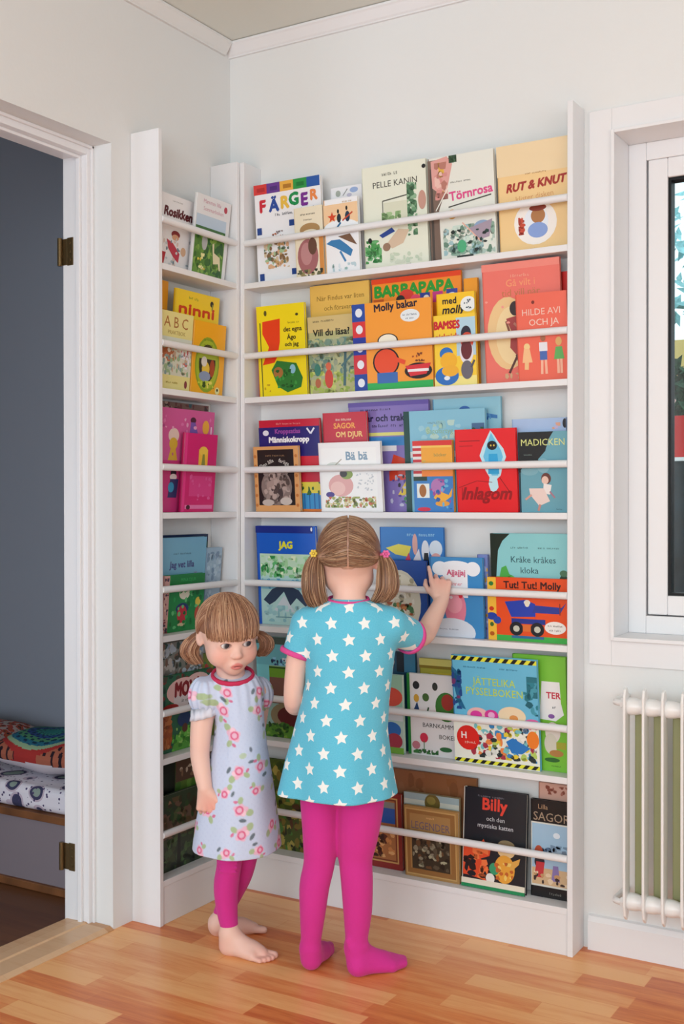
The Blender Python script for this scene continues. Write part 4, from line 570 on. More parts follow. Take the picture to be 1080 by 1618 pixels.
B('L',6,'f',.04,-.412,.300,.206,'#2f3f2a','#26301f','wide dark green forest book low in the corner behind the short girl',[
 ('P',[(0,.7),(1,.9),(1,.62),(0,.4)],'#6a5444'),('S',0,.4,1,.95,90,.013,['#6a5040','#4a5a34','#8a6a50','#3a3424','#5a4a30','#2f4a28'],3),('S',0,0,1,.42,110,.014,['#2a3a26','#3f5a34','#243024','#4a6a3c','#1c2820','#3a4a2c'],5),('P',[(.3,0),(.36,0),(.34,.5),(.31,.5)],'#1c1c14')])
# ---------------------------------------------------------------- organic modelling: signed distances turned into one continuous skin
import openvdb
V3 = lambda *a: np.array(a, float)
class Field:
    def __init__(s, lo, hi, vox):
        s.lo = np.array(lo, float); s.vox = vox; s.n = tuple(int(math.ceil((h-l)/vox))+1 for l, h in zip(lo, hi))
        s.a = np.full(s.n, .05, np.float32)
    def _sub(s, blo, bhi):
        i0 = [max(0, int((b-l)/s.vox)) for b, l in zip(blo, s.lo)]; i1 = [min(n, int((b-l)/s.vox)+2) for b, l, n in zip(bhi, s.lo, s.n)]
        sl = tuple(slice(a, max(a, b)) for a, b in zip(i0, i1))
        g = np.meshgrid(*[s.lo[k]+np.arange(sl[k].start, sl[k].stop)*s.vox for k in range(3)], indexing='ij')
        return sl, g
    def put(s, fn, blo, bhi, k, op='u'):
        m = k+.012; sl, (X, Y, Z) = s._sub(np.array(blo)-m, np.array(bhi)+m)
        if 0 in X.shape: return
        d = fn(X, Y, Z); a = s.a[sl]
        if op == 'u':
            h = np.clip(.5+.5*(a-d)/max(k, 1e-6), 0, 1); r = a*(1-h)+d*h-k*h*(1-h)
        elif op == 's':
            d = -d; h = np.clip(.5-.5*(a-d)/max(k, 1e-6), 0, 1); r = a*(1-h)+d*h+k*h*(1-h)
        s.a[sl] = r
    def cone(s, a, b, ra, rb, k=.01, op='u'):
        a = np.array(a, float); b = np.array(b, float); ab = b-a; L2 = max(ab@ab, 1e-12)
        def fn(X, Y, Z):
            x, y, z = X-a[0], Y-a[1], Z-a[2]; t = np.clip((x*ab[0]+y*ab[1]+z*ab[2])/L2, 0, 1)
            return np.sqrt((x-t*ab[0])**2+(y-t*ab[1])**2+(z-t*ab[2])**2)-(ra+(rb-ra)*t)
        r = max(ra, rb); s.put(fn, np.minimum(a, b)-r, np.maximum(a, b)+r, k, op)
    def chain(s, pts, k=.012, sub=5):
        """a limb: a smooth curve through joints with a smoothly changing radius"""
        Q = np.array(pts, float); m = len(Q); C_ = []
        for i in range(m-1):
            p0, p1, p2, p3 = Q[max(i-1, 0)], Q[i], Q[i+1], Q[min(i+2, m-1)]
            for j in range(sub):
                f = j/sub; C_.append(.5*((2*p1)+(-p0+p2)*f+(2*p0-5*p1+4*p2-p3)*f*f+(-p0+3*p1-3*p2+p3)*f**3))
        C_.append(Q[-1]); C_ = np.array(C_)
        def fn(X, Y, Z):
            best = None
            for a, b in zip(C_, C_[1:]):
                ab = b[:3]-a[:3]; L2 = max(ab@ab, 1e-12); x, y, z = X-a[0], Y-a[1], Z-a[2]; t = np.clip((x*ab[0]+y*ab[1]+z*ab[2])/L2, 0, 1)
                d = np.sqrt((x-t*ab[0])**2+(y-t*ab[1])**2+(z-t*ab[2])**2)-(a[3]+(b[3]-a[3])*t)
                best = d if best is None else np.minimum(best, d)
            return best
        r = C_[:, 3].max(); s.put(fn, C_[:, :3].min(0)-r, C_[:, :3].max(0)+r, k)
    def ell(s, c, r, M=None, k=.01, op='u'):
        c = np.array(c, float); r = np.array(r, float); M = np.eye(3) if M is None else M; R_ = r.max()
        def fn(X, Y, Z):
            x, y, z = X-c[0], Y-c[1], Z-c[2]
            q = [x*M[0, i]+y*M[1, i]+z*M[2, i] for i in range(3)]
            k0 = np.sqrt(sum((q[i]/r[i])**2 for i in range(3))); k1 = np.sqrt(sum((q[i]/r[i]**2)**2 for i in range(3)))+1e-9
            return k0*(k0-1)/k1
        s.put(fn, c-R_, c+R_, k, op)
    def fn(s, f, lo, hi, k=.005, op='u'): s.put(f, lo, hi, k, op)
    def mesh(s):
        b = 3*s.vox; g = openvdb.FloatGrid(b); g.copyFromArray(np.clip(s.a, -b, b).astype(np.float32)); g.transform = openvdb.createLinearTransform(voxelSize=s.vox)
        r = g.convertToPolygons(isovalue=0.0, adaptivity=0.0)
        P = np.array(r[0])+s.lo; F = np.array(r[-1])
        return P, F
def organic(name, field, m, parent, colour=None, uv=None, smooth_it=1, keep=None):
    P, F = field.mesh()
    me = bpy.data.meshes.new(name); me.from_pydata(P.tolist(), [], F.tolist())
    # make the faces point outwards
    v = np.array([me.vertices[i].co for i in me.polygons[0].vertices[:3]])
    import bmesh
    bm = bmesh.new(); bm.from_mesh(me); bmesh.ops.recalc_face_normals(bm, faces=bm.faces); 
    for _ in range(smooth_it): bmesh.ops.smooth_vert(bm, verts=bm.verts, factor=.5, use_axis_x=True, use_axis_y=True, use_axis_z=True)
    bm.to_mesh(me); bm.free()
    n = len(me.vertices); Q = np.empty(n*3); me.vertices.foreach_get('co', Q); Q = Q.reshape(-1, 3)
    if colour is not None:
        c = np.ones((n, 4)); c[:, :3] = colour(Q); ca = me.color_attributes.new('Col', 'FLOAT_COLOR', 'POINT'); ca.data.foreach_set('color', c.ravel())
    if uv is not None:
        w = np.zeros((n, 3)); w[:, :2] = uv(Q); at = me.attributes.new('Cloth', 'FLOAT_VECTOR', 'POINT'); at.data.foreach_set('vector', w.ravel())
    me.polygons.foreach_set('use_smooth', [True]*len(me.polygons)); me.materials.append(m); me.update()
    o = bpy.data.objects.new(name, me); COL.objects.link(o); o.parent = parent
    return o
def figure(name, D, u0, label):
    """an Empty on the floor whose own axes are: x to the viewer's right, y away from the viewer"""
    yaw = .5387; F2 = V3(-math.sin(yaw), math.cos(yaw), 0); R2 = V3(math.cos(yaw), math.sin(yaw), 0)
    p = V3(2.0017, -2.7138, 0)+F2*D+R2*((u0-540)/1806*D)
    o = empty(name, tuple(p), (0, 0, yaw)); tag(o, label, 'person')
    def at(u, v, Y=0.0):
        d = D+Y; return V3(((u-540)*d-(u0-540)*D)/1806, Y, 1.09+(796.2-v)*d/1806)
    return o, at
def frame(yaw, pitch, roll):
    """columns: right, forward, up of a head that faces the viewer at yaw 0"""
    f = V3(math.sin(yaw)*math.cos(pitch), -math.cos(yaw)*math.cos(pitch), -math.sin(pitch)); r = V3(math.cos(yaw), math.sin(yaw), 0)
    u = np.cross(f, r)*-1; u = np.cross(r, f)
    if u[2] < 0: u = -u
    r2 = r*math.cos(roll)+u*math.sin(roll); u2 = u*math.cos(roll)-r*math.sin(roll)
    return np.stack([r2, f, u2], 1)
def head(F, c, M, s=1.0, wide=1.0):
    P = lambda r, f, u: c+M@V3(r*s*wide, f*s, u*s)
    E_ = lambda p, r, k, op='u', MM=None: F.ell(P(*p), V3(*r)*s, M if MM is None else MM, k*s, op)
    E_((0, -.006, .0), (.070*wide, .080, .070), .01)
    E_((0, .020, -.044), (.054*wide, .051, .052), .02)
    for q in (-1, 1):
        E_((q*.032, .041, -.055), (.0255, .0245, .0265), .02)
        E_((q*.035, .014, -.062), (.017, .022, .020), .02)
        E_((q*.027, .057, -.023), (.0158, .0155, .0148), .008)
    E_((0, .050, -.088), (.020, .018, .0175), .022)
    E_((0, .057, -.072), (.020, .017, .017), .014)
    E_((0, .060, .004), (.034, .011, .016), .02)
    F.cone(P(0, .0635, -.022), P(0, .0785, -.045), .0060*s, .0070*s, .012*s)
    E_((0, .0800, -.0465), (.0082, .0072, .0068), .007)
    for q in (-1, 1):
        E_((q*.0082, .0750, -.0495), (.0056, .0060, .005), .005)
        E_((q*.0042, .0795, -.0545), (.0026, .0025, .0022), .002, 's')
        E_((q*.0265, .071, -.0232), (.0118, .012, .0066), .002, 's')
        MM = M@np.array([[math.cos(q*.5), -math.sin(q*.5), 0], [math.sin(q*.5), math.cos(q*.5), 0], [0, 0, 1]])
        E_((q*.0695, -.004, -.026), (.0055, .0125, .0195), .005, 'u', MM)
        E_((q*.0745, .000, -.025), (.0030, .0075, .0125), .003, 's', MM)
    # lips, corners turned down
    for r0, f0, u0_, a in ((-.0055, .0740, -.0695, .0048), (.0055, .0740, -.0695, .0048), (0, .0742, -.0703, .0046)): E_((r0, f0, u0_), (.0075, .0052, a*.85), .003)
    for q in (-1, 1): E_((q*.0115, .0712, -.0735), (.0042, .004, .0030), .004)
    E_((0, .0735, -.0778), (.0105, .0058, .0048), .003)
    E_((0, .0800, -.0738), (.0125, .0050, .0009), .0015, 's')
    return P
def eyes(parent, P, M, s, gaze, iris):
    m = bpy.data.materials.new('eye_surface'); m.use_nodes = True; nt = m.node_tree; bs = nt.nodes['Principled BSDF']; bs.inputs['Roughness'].default_value = .12
    tc = nt.nodes.new('ShaderNodeTexCoord'); sx = nt.nodes.new('ShaderNodeSeparateXYZ'); r = nt.nodes.new('ShaderNodeValToRGB'); nt.links.new(tc.outputs['Object'], sx.inputs[0]); nt.links.new(sx.outputs['Z'], r.inputs[0])
    r.color_ramp.interpolation = 'LINEAR'; e = r.color_ramp.elements; R_ = .0135*s
    e[0].position = 0; e[0].color = (.82, .80, .80, 1); e[1].position = R_*.999; e[1].color = (.01, .01, .012, 1)
    for p, c in ((R_*.74, (.82, .80, .80, 1)), (R_*.77, (*[x*.4 for x in iris], 1)), (R_*.83, (*iris, 1)), (R_*.935, (*iris, 1)), (R_*.94, (.01, .01, .012, 1))): k = e.new(p); k.color = c
    nt.links.new(r.outputs[0], bs.inputs['Base Color'])
    for q in (-1, 1):
        b = MB(); vs = []; fs = []; n = 24
        for i in range(n+1):
            for j in range(n): a = math.pi*i/n; t = 2*math.pi*j/n; vs.append((R_*math.sin(a)*math.cos(t), R_*math.sin(a)*math.sin(t), R_*math.cos(a)))
        for i in range(n):
            for j in range(n): fs.append((i*n+j, (i+1)*n+j, (i+1)*n+(j+1) % n, i*n+(j+1) % n))
        b.add(vs, fs); o = b.build('eye', m, parent, smooth='all')
        o.location = P(q*.0268, .0565, -.023)
        g = Vector(M@V3(gaze[0], 1, gaze[1])); o.rotation_euler = g.to_track_quat('Z', 'Y').to_euler()
def hand(F, w, d, n, L, curls, side=1, spread=.12, thumb=(.75, .35, .25), rw=.017):
    """w wrist, d pointing to the fingers, n out of the back of the hand; the thumb leaves the side of the palm"""
    w, d, n = [np.array(x, float) for x in (w, d, n)]; d = d/np.linalg.norm(d); n = n-d*(n@d); n = n/np.linalg.norm(n); t = np.cross(d, n)*side
    fr = .047*L
    for i, (off, ln) in enumerate(((.205, .40), (.070, .45), (-.068, .42), (-.198, .33))):
        k = w+d*L*(.50-.03*abs(i-1))+t*L*off
        F.cone(w+t*L*off*.45+d*.012, k, rw*.62, fr*1.28, .007)
        dr = d+t*spread*(1.2-i)*.5; dr = dr/np.linalg.norm(dr); p = k; c = 0
        for j, (fl, rr) in enumerate(((.45, 1.08), (.31, 1.0), (.24, .9))):
            c += curls[i][j] if hasattr(curls[i], '__len__') else curls[i]*(.9, 1.1, .7)[j]
            v = dr*math.cos(c)-n*math.sin(c); q = p+v*L*ln*fl; F.cone(p, q, fr*rr*1.05, fr*rr*.93, .0022 if j or True else .004); p = q
    b = w+d*L*.14+t*L*.13; a, e_, g_ = thumb
    v1 = d*a*.8+t*a*.75-n*e_; v1 = v1/np.linalg.norm(v1); p1 = b+v1*L*.22; F.cone(b, p1, rw*.62, fr*1.25, .006)
    v2 = d*.9+t*g_-n*e_; v2 = v2/np.linalg.norm(v2); p2 = p1+v2*L*.17; F.cone(p1, p2, fr*1.2, fr*1.1, .003)
    v3 = d*.9-t*.15-n*e_; v3 = v3/np.linalg.norm(v3); F.cone(p2, p2+v3*L*.13, fr*1.1, fr*.95, .003)
def foot(F, ankle, heel, d, m, L, s=1.0, toes=True, grow=0.0):
    """bare or stockinged foot: heel point on the floor, d forwards, m towards the big toe"""
    d = np.array(d, float); d = d/np.linalg.norm(d); m = np.array(m, float); m = m-d*(m@d); m = m/np.linalg.norm(m); h = np.array(heel, float); g = grow; Z = V3(0, 0, 1)
    H_ = h+Z*(.0205*s)+d*.018*s
    F.cone(ankle, H_, .0195*s+g, .0205*s+g, .012); F.cone(H_, h+d*L*.70+m*.012*s+Z*.0135*s, .0195*s+g, .0135*s+g, .012); F.cone(H_, h+d*L*.64-m*.015*s+Z*.0115*s, .0185*s+g, .0115*s+g, .012)
    F.cone(ankle, h+d*L*.55+m*.004*s+Z*.021*s, .020*s+g, .0165*s+g, .02)
    F.cone(h+d*L*.55+m*.004*s+Z*.02*s, h+d*L*.78+m*.004*s+Z*.013*s, .016*s+g, .0115*s+g, .012)
    if toes:
        for tip, off, r in ((1.0, .019, .0092), (.985, .0065, .0070), (.955, -.0035, .0066), (.91, -.0125, .0062), (.85, -.0205, .0060)):
            F.cone(h+d*L*(tip-.24)+m*off*s*.85+Z*(r*s+.002), h+d*(L*tip-r*s)+m*off*s+Z*r*s, r*s*1.02, r*s, .003)
    else:
        F.cone(h+d*L*.75+m*.010*s+Z*.0125*s, h+d*(L-.011*s)+m*.006*s+Z*.0115*s, .0135*s+g, .0105*s+g, .01); F.cone(h+d*L*.7-m*.012*s+Z*.011*s, h+d*(L*.88)-m*.008*s+Z*.0105*s, .0115*s+g, .0095*s+g, .01)
def loft(stations, wav=None):
    """stations: z, cx, cy, rx, ry from top to bottom"""
    st = np.array(sorted(stations, key=lambda q: q[0])); zz = st[:, 0]
    def g(Z, k): return np.interp(Z, zz, st[:, k])
    def f(X, Y, Z):
        cx, cy, rx, ry = (g(Z, i) for i in (1, 2, 3, 4)); x = X-cx; y = Y-cy
        k = np.sqrt((x/rx)**2+(y/ry)**2)
        if wav is not None: k = k-wav(np.arctan2(x/rx, -y/ry), Z)
        d = (k-1)*np.minimum(rx, ry)*.92
        return np.maximum(d, np.maximum(Z-zz[-1], zz[0]-Z))
    f.g = g; f.lo = (min(st[:, 1]-st[:, 3])-.02, min(st[:, 2]-st[:, 4])-.02, zz[0]); f.hi = (max(st[:, 1]+st[:, 3])+.02, max(st[:, 2]+st[:, 4])+.02, zz[-1])
    return f
def mixc(base, lay):
    c = base
    for w, col in lay: w = np.clip(w, 0, 1)[:, None]; c = c*(1-w)+np.array(col)*w
    return c
gau = lambda Q, p, r: np.exp(-((Q-p)**2).sum(1)/(r*r))
SKIN = np.array(lin((.93, .765, .70)))
M_skin = attr_mat('child_skin', .48, .35, sub=.12)
def skin_colour(P, M, s, pinks, brow):
    def f(Q):
        c = np.tile(SKIN, (len(Q), 1)); lay = [(.38*gau(Q, P(q*.036, .058, -.050), .020*s), lin((.93, .55, .50))) for q in (-1, 1)]
        lay += [(.35*gau(Q, P(0, .085, -.05), .010*s), lin((.92, .58, .52)))]
        L_ = (Q-P(0, .076, -.0738))@M/s
        k = np.sqrt((L_[:, 0]/.0150)**2+((L_[:, 2]+.05*0+12*L_[:, 0]**2)/.0082)**2+(L_[:, 1]/.014)**2)
        lay += [(np.clip((1.12-k)*5, 0, 1)*.75, lin((.84, .40, .40)))]
        lay += [(np.clip((1-np.sqrt((L_[:, 0]/.0135)**2+((L_[:, 2]+14*L_[:, 0]**2)/.0013)**2+(L_[:, 1]/.012)**2))*3, 0, 1)*.8, lin((.40, .12, .13)))]
        for q in (-1, 1):
            B_ = (Q-P(q*.0275, .070, -.004))@M/s; kk = np.sqrt((B_[:, 0]/.015)**2+((B_[:, 2]+8*B_[:, 0]**2-.000)/.0028)**2+(B_[:, 1]/.02)**2); lay += [(np.clip((1.1-kk)*2, 0, 1)*.45, brow)]
            E2 = (Q-P(q*.0268, .071, -.0228))@M/s; ke = np.sqrt((E2[:, 0]/.0135)**2+(E2[:, 2]/.0078)**2+(E2[:, 1]/.010)**2); lay += [(np.clip((1.15-ke)*4, 0, 1)*.55, lin((.55, .34, .32)))]
            up = np.sqrt((E2[:, 0]/.0135)**2+((E2[:, 2]-.0052+22*E2[:, 0]**2)/.0016)**2+(E2[:, 1]/.010)**2); lay += [(np.clip((1.15-up)*3, 0, 1)*.8, lin((.25, .15, .12)))]
        for p, r, w in pinks: lay += [(w*gau(Q, p, r), lin((.90, .52, .46)))]
        return mixc(c, lay)
    return f
# ---- hair made of strands
M_hair = attr_mat('fine_child_hair', .42, .45)
HC = [lin((.62, .47, .36)), lin((.51, .36, .27)), lin((.72, .57, .44)), lin((.44, .31, .23)), lin((.57, .42, .31)), lin((.76, .62, .49))]
def slerp(a, b, t):
    w = math.acos(max(-1, min(1, float(a@b)))); return (a*math.sin((1-t)*w)+b*math.sin(t*w))/math.sin(w) if w > 1e-3 else a
def scalp_strands(b, g, P, M, s, a, e, n, rad, off, cols, n_pt=11, sag=.0, r0=(.074, .084, .076), c0=(0, -.006, 0), pinch=1.0):
    """a, e: functions giving start and end directions in the head's own axes; strands follow the scalp between them"""
    for i in range(n):
        A = np.array(a(g), float); Bq = np.array(e(g), float); A /= np.linalg.norm(A); Bq /= np.linalg.norm(Bq); o = g.uniform(0, off); w = g.uniform(-.012, .012); pts = []
        for j in range(n_pt):
            t = j/(n_pt-1); d = slerp(A, Bq, t); wob = 1+w*math.sin(3.1*t)
            q = V3(*(d[k]*(r0[k]+o*(1-t*.3)) for k in range(3)))*wob
            pts.append(tuple(P(q[0]+c0[0], q[1]+c0[1], q[2]+c0[2])))
        b.tube(pts, [rad*(.8 if j in (0, n_pt-1) else 1)*g.uniform(.9, 1.1) for j in range(n_pt)], 4, g.choice(cols), caps=False)
def tail(parent, name, ctrl, width, n, seed, cols, rad=.0013):
    """a bundle of strands following control points with a given width at each"""
    g = random.Random(seed); b = MB(); C_ = np.array(ctrl, float); m = len(C_)
    def cr(P_, t):
        x = t*(m-1); i = min(int(x), m-2); f = x-i; p0, p1, p2, p3 = P_[max(i-1, 0)], P_[i], P_[i+1], P_[min(i+2, m-1)]
        return .5*((2*p1)+(-p0+p2)*f+(2*p0-5*p1+4*p2-p3)*f*f+(-p0+3*p1-3*p2+p3)*f**3)
    W = np.array(width)[:, None]
    for i in range(n):
        a = g.uniform(0, 6.283); r = g.uniform(0, 1)**.45; u = V3(math.cos(a)*r, math.sin(a)*r*.8, g.uniform(-.15, .15)); ln = g.uniform(.80, 1.0); ph = g.uniform(0, 6)
        pts = [cr(C_, j/13*ln)+u*float(cr(W, j/13*ln)[0])+V3(math.sin(ph+j*.5), math.cos(ph+j*.4), 0)*.0011*j/13 for j in range(14)]
        b.tube([tuple(p) for p in pts], [rad*(1.15-.75*max(0, j/13-.5)*1.6) for j in range(14)], 4, g.choice(cols), caps=False)
    # soft core so no background shows through the bundle
    b.tube([tuple(cr(C_, j/9*.72)) for j in range(10)], [float(cr(W, j/9*.72)[0])*.74 for j in range(10)], 12, cols[3])
    return b.build(name, M_hair, parent, smooth='all', colors=True)
def hair_cap(parent, c, M, s, P, cut, vox=.0022):
    F = Field(c-.115, c+.115, vox); F.ell(P(0, -.006, 0), V3(.0735, .0835, .0745)*s, M, .001)
    for fn in cut:
        def g(X, Y, Z, fn=fn):
            Q = np.stack([X-c[0], Y-c[1], Z-c[2]], -1)@M/s; return fn(Q[..., 0], Q[..., 1], Q[..., 2])*s
        F.put(g, c-.11, c+.11, .003, 's')
    return F

def star_mat():
    m = bpy.data.materials.new('star_print_jersey'); m.use_nodes = True; nt = m.node_tree; N = nt.nodes.new; L = nt.links.new; bs = nt.nodes['Principled BSDF']
    bs.inputs['Roughness'].default_value = .85; bs.inputs['Specular IOR Level'].default_value = .15; bs.inputs['Sheen Weight'].default_value = .15
    def mt(op, a, b_=None, c=None):
        n = N('ShaderNodeMath'); n.operation = op
        for i, x in enumerate((a, b_, c)):
            if x is None: continue
            if isinstance(x, (int, float)): n.inputs[i].default_value = x
            else: L(x, n.inputs[i])
        return n.outputs[0]
    at = N('ShaderNodeAttribute'); at.attribute_name = 'Cloth'; sp = N('ShaderNodeSeparateXYZ'); L(at.outputs['Vector'], sp.inputs[0]); U, V = sp.outputs[0], sp.outputs[1]
    PU, PV = .0765, .0362
    v = mt('DIVIDE', V, PV); row = mt('FLOOR', v); off = mt('MULTIPLY', mt('FLOORED_MODULO', row, 2), .5)
    cu = mt('MULTIPLY', mt('SUBTRACT', mt('FRACT', mt('ADD', mt('DIVIDE', U, PU), off)), .5), PU); cv = mt('MULTIPLY', mt('SUBTRACT', mt('FRACT', v), .5), PV)
    ph = mt('ADD', mt('ARCTAN2', cu, cv), .12); rho = mt('SQRT', mt('ADD', mt('MULTIPLY', cu, cu), mt('MULTIPLY', cv, cv)))
    k = 2*math.pi/5; a = mt('ABSOLUTE', mt('MULTIPLY', mt('SUBTRACT', mt('FRACT', mt('ADD', mt('DIVIDE', ph, k), .5)), .5), k))
    x = mt('MULTIPLY', rho, mt('COSINE', a)); y = mt('MULTIPLY', rho, mt('SINE', a)); Ro, Ri = .0158, .0078; ex, ey = Ri*math.cos(.6283)-Ro, Ri*math.sin(.6283)
    cr = mt('SUBTRACT', mt('MULTIPLY', y, ex), mt('MULTIPLY', mt('SUBTRACT', x, Ro), ey)); ins = mt('GREATER_THAN', cr, 0.0)
    nz = N('ShaderNodeTexNoise'); nz.inputs['Scale'].default_value = 380; L(at.outputs['Vector'], nz.inputs['Vector']); mx = N('ShaderNodeMix'); mx.data_type = 'RGBA'
    base = N('ShaderNodeMix'); base.data_type = 'RGBA'; L(nz.outputs['Fac'], base.inputs[0]); base.inputs[6].default_value = (*lin((.33, .71, .83)), 1); base.inputs[7].default_value = (*lin((.46, .81, .90)), 1)
    L(ins, mx.inputs[0]); L(base.outputs[2], mx.inputs[6]); mx.inputs[7].default_value = (*lin((.95, .96, .95)), 1); L(mx.outputs[2], bs.inputs['Base Color'])
    bp = N('ShaderNodeBump'); bp.inputs['Strength'].default_value = .25; bp.inputs['Distance'].default_value = .001; L(nz.outputs['Fac'], bp.inputs['Height']); L(bp.outputs[0], bs.inputs['Normal'])
    return m
M_star = star_mat()
M_pinkband = mat('pink_rib_trim', (.88, .33, .60), .85, .15, bump=.4, bscale=500)
M_tights = mat('magenta_cotton_tights', (.83, .21, .57), .85, .15, bump=.35, bscale=420)
M_tights.node_tree.nodes['Principled BSDF'].inputs['Sheen Weight'].default_value = .3
M_tights.node_tree.nodes['Principled BSDF'].inputs['Sheen Tint'].default_value = (1, .5, .8, 1)

# ================================================================ the taller girl, seen from behind
fig, at = figure('person', 2.65, 550, 'taller child seen from behind in a turquoise star dress and magenta tights')
A = lambda u, v, Y, r: (*at(u, v, Y), r)
hc = at(550, 871, .012); HM = frame(math.pi-.02, .30, 0.0)
F = Field((-.20, -.19, -.004), (.30, .40, 1.10), .0025)
P = head(F, hc, HM, 1.02, .93)
F.cone(at(552, 962, -.008), at(550, 893, .012), .037, .036, .018)
F.ell(at(551, 1012, 0), (.092, .066, .085), None, .03); F.ell(at(549, 1105, 0), (.076, .062, .10), None, .03); F.ell(at(548, 1205, .005), (.088, .072, .075), None, .03)
# left arm hangs with the forearm folded in front of the body
Lw = at(497, 1108, .150); Le = at(463, 1108, .012)
F.chain([(*at(486, 985, 0), .033), (*at(470, 1040, 0), .0262), (*Le, .0228), (*at(474, 1114, .075), .0218), (*Lw, .0165)], .012)
hand(F, Lw, V3(.9, .3, .15), V3(-.2, .9, .1), .108, [.45, .5, .5, .55], side=1, thumb=(.7, .2, .2), rw=.0165)
# right arm reaches over the rail to the book
Rw = at(697, 950, .220); Re = at(667, 1004, .120)
F.chain([(*at(618, 986, 0), .034), (*at(642, 1000, .055), .0295), (*Re, .0265), (*at(683, 978, .175), .0232), (*Rw, .0180)], .012)
hd = at(695, 916, .243)-Rw
hand(F, Rw, hd, V3(.10, -1, .35), .112, [(.15, .15, .1), (.75, .8, .5), (.85, .9, .5), (.95, .9, .5)], side=-1, spread=.10, thumb=(.7, .35, .3), rw=.0170)
# legs
LL = [A(503, 1225, 0, .047), A(502, 1262, 0, .0425), A(504, 1330, .0, .0385), A(503, 1366, .002, .0362), A(496, 1400, .0, .0352), A(493, 1440, .0, .0305), A(490, 1490, .008, .0230)]
RL = [A(568, 1225, 0, .054), A(570, 1265, 0, .0535), A(564, 1322, 0, .0475), A(561, 1356, 0, .0395), A(563, 1395, -.004, .0372), A(564, 1440, -.004, .0335), A(562, 1488, -.004, .0255)]
G = Field((-.20, -.14, -.004), (.24, .22, .62), .0025)
for FF, gr in ((F, -.0035), (G, 0)):
    FF.chain([(*p[:3], p[3]+gr) for p in LL], .014); FF.chain([(*p[:3], p[3]+gr) for p in RL], .014)
    la = at(489, 1502, .012); ra_ = at(561, 1502, -.004)
    foot(FF, la, at(486, 1528, .000)*V3(1, 1, 0)+V3(0, 0, .004), V3(.045, .13, 0), V3(1, 0, 0), .140, 1.04, toes=False, grow=gr)
    foot(FF, ra_, V3(at(552, 1528, -.018)[0], -.022, .001-gr*0), V3(.125, .055, 0), V3(-.5, 1, 0), .150, 1.12, toes=False, grow=gr)
G.ell(at(536, 1215, .002), (.100, .080, .070), None, .03)
# wrinkles of the tights at the right ankle
for i, (u, v) in enumerate(((568, 1478), (574, 1487), (580, 1496))):
    a0 = at(u-20, v+10, -.02); b0 = at(u-3, v-2, -.01); G.cone(a0+V3(0, -.004, 0), b0+V3(0, -.003, 0), .0040, .003, .012)
body = organic('body', F, M_skin, fig, skin_colour(P, HM, 1.02, [(at(505, 900, 0), .02, .4), (at(600, 900, 0), .02, .4), (Re, .02, .35), (at(695, 915, .24), .03, .35), (Le, .02, .3)], lin((.6, .45, .33))))
organic('tights', G, M_tights, fig, smooth_it=2)
eyes(fig, P, HM, 1.02, (0, -.2), (.12, .16, .22))
# dress
def S_(v, l, r, Y, ry): a = at(l, v, Y); b_ = at(r, v, Y); return (a[2], (a[0]+b_[0])/2, Y, (b_[0]-a[0])/2, ry)
st_ = [S_(946, 524, 577, 0, .044), S_(953, 503, 600, 0, .052), S_(962, 484, 617, 0, .058), S_(975, 471, 626, 0, .066), S_(1000, 474, 627, 0, .078), S_(1040, 481, 621, 0, .084), S_(1080, 481, 616, 0, .084), S_(1110, 475, 613, 0, .086), S_(1150, 465, 612, 0, .092), S_(1200, 454, 619, .0, .104), S_(1252, 446, 628, .0, .118)]
def wav(th, Z):
    dn = np.clip((.62-Z)/.22, 0, 1); up = np.exp(-((Z-.60)/.06)**2)
    return dn*(.040*np.sin(3*th+.8)+.040*np.sin(5*th-1.2+6*Z)+.020*np.sin(9*th))+.06*np.clip((.55-Z)/.12, 0, 1)*np.exp(-((th+1.35)/.28)**2)+.10*up*np.exp(-((th+.35*0+(Z-.60)*9-.1)/.22)**2)-.08*np.exp(-((th+(Z-.58)*9-.25)/.2)**2)*up+.012*np.sin(14*Z+3*th)
D_ = Field((-.20, -.18, .36), (.19, .18, .92), .0025); lf = loft(st_, wav); D_.fn(lf, lf.lo, lf.hi, .004)
D_.cone(at(486, 987, 0), at(470, 1030, .0), .0400, .0350, .016)
D_.cone(at(614, 989, 0), at(648, 1004, .062), .0430, .0390, .016)
# hem opening, sleeve openings, neck opening
def hem(X, Y, Z):
    cx, rx, ry = lf.g(Z, 1), lf.g(Z, 3)-.007, lf.g(Z, 4)-.007; k = np.sqrt(((X-cx)/rx)**2+(Y/ry)**2)-wav(np.arctan2((X-cx)/rx, -Y/ry), Z); return np.maximum((k-1)*ry, Z-.50)
def halfspace(p, n): n = np.array(n)/np.linalg.norm(n); return lambda X, Y, Z: -((X-p[0])*n[0]+(Y-p[1])*n[1]+(Z-p[2])*n[2])
ln_ = at(463, 1050, 0)-at(486, 987, 0); lc = at(466, 1031, 0); ld = ln_/np.linalg.norm(ln_); D_.fn(lambda X, Y, Z: -((X-lc[0])*ld[0]+(Y-lc[1])*ld[1]+(Z-lc[2])*ld[2]), lc-.06, lc+V3(.036, .06, .025), .001, 's')
rn = Re-at(618, 986, 0); rc = at(648, 1006, .062); D_.fn(lambda X, Y, Z: -(((X-rc[0])*rn[0]+(Y-rc[1])*rn[1]+(Z-rc[2])*rn[2])/np.linalg.norm(rn)), (rc[0]-.05, -.02, rc[2]-.06), (.19, .18, rc[2]+.08), .001, 's')
D_.fn(lf, lf.lo, lf.hi, .003)
D_.fn(hem, (-.2, -.17, .34), (.2, .17, .52), .003, 's')
